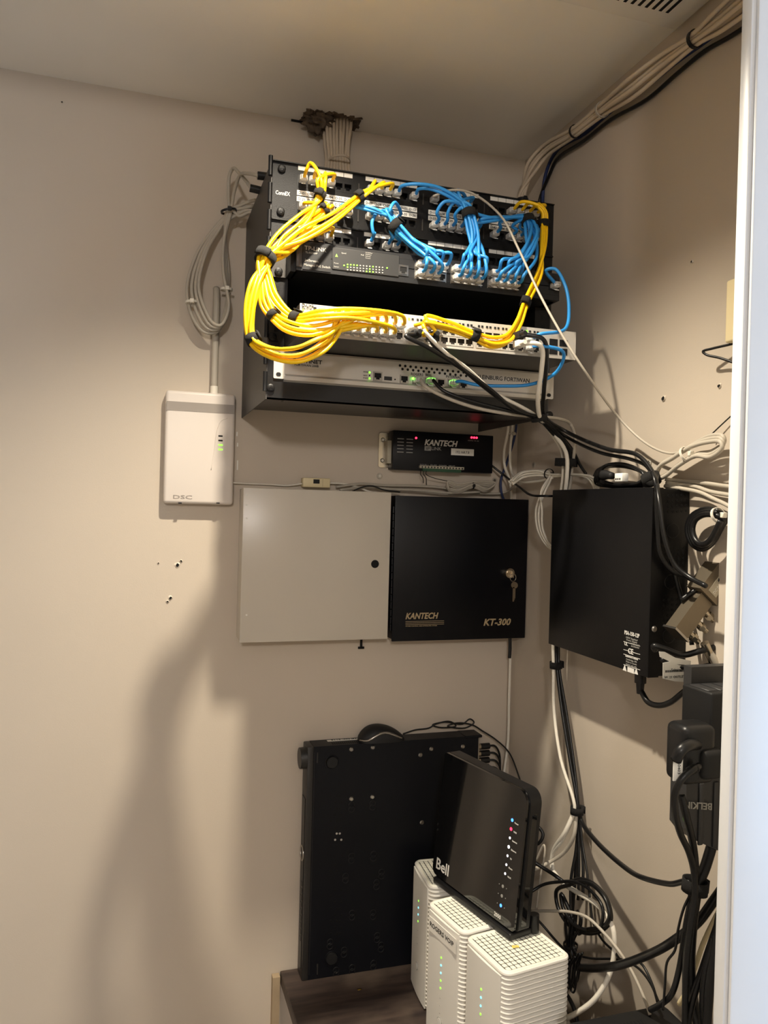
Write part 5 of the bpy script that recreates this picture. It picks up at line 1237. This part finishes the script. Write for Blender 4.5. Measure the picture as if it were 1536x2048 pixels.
MB().rbox(a.x, b.x-.006, -.728, -.690, b.z+.006, a.z, .009, 4).build('case', M['blk'], ad, 'auto')
MB().tube([PY(1352, 1520, -.735), PY(1362, 1500, -.74), PY(1380, 1490, -.735), PY(1396, 1490, -.72)], .0065, 12).build('plug_arm', M['blk'], ad, True)
p = PY(1356, 1530, -.732); MB().rbox(p.x-.007, p.x+.006, -.7335, -.7315, p.z-.018, p.z+.012, .0006, 1).build('flag_sticker', M['label'], ad)
text_mb('E0403', .0035, p+V(-.0015, -.002, .004), (0, 0, -1), (1, 0, 0), .014).build('lettering', M['ink'], ad, False)
p = PY(1395, 1522, -.71)
rp = thing('angled_mains_cable', 'round black right-angle plug beside the large wall adapter', 'plug', p)
MB().rbox(p.x-.012, p.x+.02, -.735, -.69, p.z-.016, p.z+.020, .008, 4).build('body', M['blkm'], rp, 'auto')
cpts = [PY(1398, 1532, -.735), PY(1384, 1540, -.74), PY(1365, 1556, -.74), PY(1352, 1580, -.735), PY(1350, 1620, -.725), PY(1360, 1665, -.71), PY(1378, 1705, -.70), PY(1388, 1745, -.69), PY(1390, 1790, -.69), PY(1380, 1860, -.69), PY(1372, 1940, -.69), PY(1370, 2060, -.69)]
for i in range(5): MB().ring(PY(1392-i*3.5, 1536+i*1.8, -.7375), V(-1, 0, -.5), .0028, .0050, .002, 12).build('strain_rib', M['blkm'], rp, True)
MB().tube(cpts, .0040, 10).build('cord', M['blackc'], rp, True)

# ------------------------------------------------------------------ leads below the surge protector
T2 = PY(1390, 1772, -.67)
Y_ = -.67
for i, (lab, r, pts) in enumerate((
  ('black cord dropping from the middle of the surge protector', .0046, [PY(1362, 1590, -.70), PY(1372, 1630, -.705), PY(1386, 1690, -.69), PY(1391, 1740, -.68), PY(1390, 1775, Y_), PY(1384, 1830, Y_), PY(1374, 1900, Y_), PY(1372, 1980, Y_), PY(1378, 2060, Y_)]),
  ('thickest black mains cord leaving the surge protector bottom', .0066, [PY(1424, 1690, -.675), PY(1410, 1735, Y_), PY(1396, 1770, Y_), PY(1390, 1800, -.675), PY(1384, 1850, -.68), PY(1380, 1930, -.68), PY(1386, 2000, -.68), PY(1400, 2060, -.68)]),
  ('long black lead swinging from the tied leads across to the surge protector cords', .0038, [PX(1156, 1610, -.028), PX(1162, 1640, -.03), PX(1190, 1680, -.04), PX(1250, 1735, -.06), PX(1290, 1757, -.08), PY(1340, 1768, -.62), PY(1378, 1765, -.66), PY(1382, 1790, -.66), PY(1372, 1850, -.66), PY(1358, 1940, -.66), PY(1345, 1985, -.66), PY(1325, 2006, -.64), PY(1300, 2020, -.62)]),
  ('thick black cord sweeping from the tangle up behind the door leaf', .0062, [PX(1155, 1935, -.05), PX(1190, 1936, -.07), PY(1240, 1930, -.52), PY(1300, 1908, -.58), PY(1350, 1880, -.64), PY(1395, 1845, -.66), PY(1425, 1805, -.67), PY(1460, 1755, -.68)]),
  ('thin black wire wriggling down beside the mains cords', .0016, [PY(1380, 1790, -.665), PY(1368, 1815, -.665), PY(1356, 1860, -.66), PY(1350, 1900, -.66), PY(1334, 1925, -.65), PY(1330, 1970, -.65), PY(1326, 2020, -.65)]),
  ('black lead close to the door leaf edge, slanting low', .0045, [PY(1450, 1810, -.69), PY(1425, 1880, -.69), PY(1405, 1940, -.69), PY(1388, 1990, -.69), PY(1376, 2040, -.69), PY(1370, 2070, -.69)]),
  ('black lead hugging the door leaf near the bottom', .0055, [PY(1440, 1830, -.71), PY(1430, 1900, -.71), PY(1420, 1970, -.71), PY(1412, 2070, -.71)]),
  ('second black lead hugging the door leaf near the bottom', .0045, [PY(1428, 1880, -.70), PY(1412, 1940, -.70), PY(1406, 2000, -.70), PY(1410, 2070, -.70)]))):
    cable('power_lead', lab, 'cable', pts, r, M['blackc'])
cable('network_cable', 'pale cable slanting beside the door leaf at the bottom', 'cable', [PY(1450, 1800, -.68), PY(1426, 1845, -.675), PY(1405, 1890, -.665), PY(1390, 1935, -.66), PY(1372, 1985, -.65), PY(1358, 2008, -.64)], .0032, M['cream'])
tie(T2, V(-.1, 0, -1), .0135, .016, 'black velcro tie on the mains cords below the surge protector', sx=1.1)

# ------------------------------------------------------------------ tangle behind the router
X_ = -.05
def tang(name, lab, cat, pts, r, m): return cable(name, lab, cat, pts, r, M[m])
tang('network_cable', 'white cable curling around the tangle to behind the modems', 'cable', [PX(1147, 1628, -.038), PX(1130, 1665, X_), PX(1106, 1705, X_), PX(1104, 1735, X_), PX(1122, 1762, X_), PX(1160, 1788, X_), PX(1200, 1815, X_), PX(1224, 1850, X_), PX(1229, 1895, X_), PX(1220, 1945, -.06), PX(1192, 1995, -.08), PX(1155, 2025, -.10), PX(1120, 2042, -.12)], .0040, 'white')
tang('network_cable', 'grey cable crossing low behind the router', 'cable', [PX(1153, 1628, -.034), PX(1148, 1670, -.04), PX(1128, 1705, -.045), PX(1098, 1725, -.06), PX(1070, 1738, -.09), PX(1050, 1745, -.11)], .0034, 'greyc')
tang('network_cable', 'thin pale cable running level from behind the router', 'cable', [PX(1060, 1822, -.10), PX(1110, 1822, -.09), PX(1140, 1824, -.08), PX(1175, 1835, -.07), PX(1210, 1868, -.06), PX(1240, 1905, -.055), PX(1265, 1945, -.05), PX(1290, 2000, -.05), PX(1300, 2030, -.05)], .0024, 'greyc')
ring_ = []
for i in range(2):
    for (x, y) in ((1130, 1765), (1160, 1758), (1190, 1770), (1214, 1800), (1222, 1835), (1208, 1858), (1172, 1866), (1138, 1850), (1116, 1815), (1112, 1785)):
        ring_.append(PX(x+(1166-x)*i*.12+i*4, y+(1812-y)*i*.10, X_-.006*i))
tang('coiled_cable', 'black cord coiled in a wide ring behind the router', 'cable', [PX(1062, 1720, -.10), PX(1090, 1738, -.08), PX(1112, 1752, -.06)]+ring_+[PX(1160, 1870, -.05)], .0034, 'blackc')
tang('power_lead', 'black cord arcing level into the coiled ring', 'cable', [PX(1060, 1785, -.10), PX(1085, 1770, -.08), PX(1115, 1764, -.07), PX(1150, 1764, -.06), PX(1180, 1780, -.058), PX(1205, 1815, -.058), PX(1202, 1850, -.06), PX(1175, 1858, -.06)], .0026, 'blackc')
tang('power_lead', 'black cord with a small loop at the right edge of the router', 'cable', [PX(1055, 1655, -.11), PX(1076, 1654, -.10), PX(1086, 1668, -.095), PX(1080, 1684, -.10), PX(1055, 1694, -.11)], .0030, 'blackc')
tang('network_cable', 'slim grey wire standing behind the router', 'wire', [PX(1072, 1722, -.08), PX(1088, 1690, -.075), PX(1090, 1700, -.075), PX(1080, 1760, -.08), PX(1072, 1830, -.08), PX(1068, 1890, -.09)], .0018, 'greyc')
tang('power_lead', 'black wire slanting from the router foot to the tangle', 'wire', [PX(1062, 1825, -.11), PX(1085, 1850, -.10), PX(1115, 1885, -.08), PX(1140, 1910, -.06)], .0020, 'blackc')
tang('power_lead', 'black wire hanging straight from the tied leads', 'wire', [PX(1160, 1628, -.03), PX(1164, 1680, -.035), PX(1175, 1750, -.045), PX(1180, 1800, -.05), PX(1188, 1850, -.05), PX(1205, 1880, -.05), PX(1230, 1905, -.05), PX(1240, 1918, -.05), PX(1262, 1918, -.05), PX(1285, 1930, -.05), PX(1305, 1970, -.05), PX(1315, 2005, -.05)], .0019, 'blackc')
tang('power_lead', 'black wire dropping beside the straight one into the clump', 'wire', [PX(1157, 1628, -.028), PX(1152, 1700, -.035), PX(1142, 1760, -.045), PX(1142, 1830, -.05), PX(1148, 1900, -.05)], .0026, 'blackc')
tang('power_lead', 'black wire running right along the wall from the clump', 'wire', [PX(1150, 1910, -.05), PX(1185, 1917, -.05), PX(1240, 1920, -.045), PX(1275, 1935, -.04), PX(1300, 1965, -.04), PX(1318, 2005, -.04)], .0018, 'blackc')
random.seed(21)
bun = []
for i in range(9):
    x0 = 1128+i*4.2; yy = -.05-.003*(i % 3)
    s = [(x0-4, 1965+random.randint(-15, 12)), (x0-3+random.randint(-5, 5), 1925), (1140+(i-4)*1.6, 1890), (x0+random.randint(-3, 3), 1850), (x0+2, 1828+random.randint(-8, 10))]
    if i % 2: s = s[::-1]
    bun += [PX(x, y, yy) for x, y in s]
tang('coiled_cable', 'clump of thin black adapter cord folded and tied behind the modems', 'cable', bun, .0017, 'blackc')
tie(PX(1141, 1890, -.055), V(0, 0, 1), .011, .004, 'black twist tie around the folded adapter cord', M['blk'], 'zip_tie')
bun = []
for i in range(6):
    x0 = 1165-i*5; s = [(x0, 1905+i*3), (x0-8, 1930), (x0-12, 1960), (x0-18, 1985-i*4)]
    if i % 2: s = s[::-1]
    bun += [PX(x, y, -.06-.002*(i % 2)) for x, y in s]
tang('coiled_cable', 'smaller clump of black wire under the folded adapter cord', 'cable', bun, .0017, 'blackc')
for i, (lab, pts, r, m) in enumerate((
  ('black wire curving down beside the nearest modem', [PX(1120, 1975, -.10), PX(1140, 2000, -.10), PX(1152, 2030, -.10), PX(1158, 2070, -.10)], .0034, 'blackc'),
  ('white flat wire low beside the nearest modem', [PX(1122, 2010, -.11), PX(1132, 2035, -.11), PX(1142, 2070, -.11)], .0040, 'white'))):
    tang('power_lead', lab, 'wire', pts, r, m)
# black device at the bottom
u = thing('battery_backup', 'black slotted battery backup unit at the lower right behind the modems', 'battery backup', (-.09, -.66, DZ))
ua = [PZ(1108, 2052, .93), PZ(1150, 2022, .93), PZ(1180, 2012, .93), PZ(1345, 2007, .93), PZ(1372, 2022, .93)]
x0, x1, yb = -.176, -.008, -.528
MB().rbox(x0, x1, -.655, yb, DZ, .93, .012, 4).build('case', M['blkm'], u, 'auto')
for i in range(12): MB().box(-.13+i*.0055, -.127+i*.0055, -.64, -.556, .9296, .9304).build('vent_slot', M['void'], u)

# ------------------------------------------------------------------ cream sensor and stub wire behind the door leaf
a, b = PX(1452, 562, -.022), PX(1458, 684, -.022)
cb = thing('wall_sensor', 'cream plastic wall box high on the right wall, half behind the door leaf', 'wall box', (-.006, a.y-.03, b.z))
MB().rbox(-.022, 0, a.y-.07, a.y, b.z, a.z, .003, 3).build('cover', M['cream'], cb, 'auto')
cable('stub_wire', 'short bent black wire poking out below the cream wall box', 'wire', [PX(1475, 685, -.01), PX(1455, 690, -.014), PX(1425, 697, -.02), PX(1406, 703, -.024), PX(1412, 709, -.022), PX(1440, 716, -.016), PX(1475, 728, -.01)], .0018, M['blackc'])
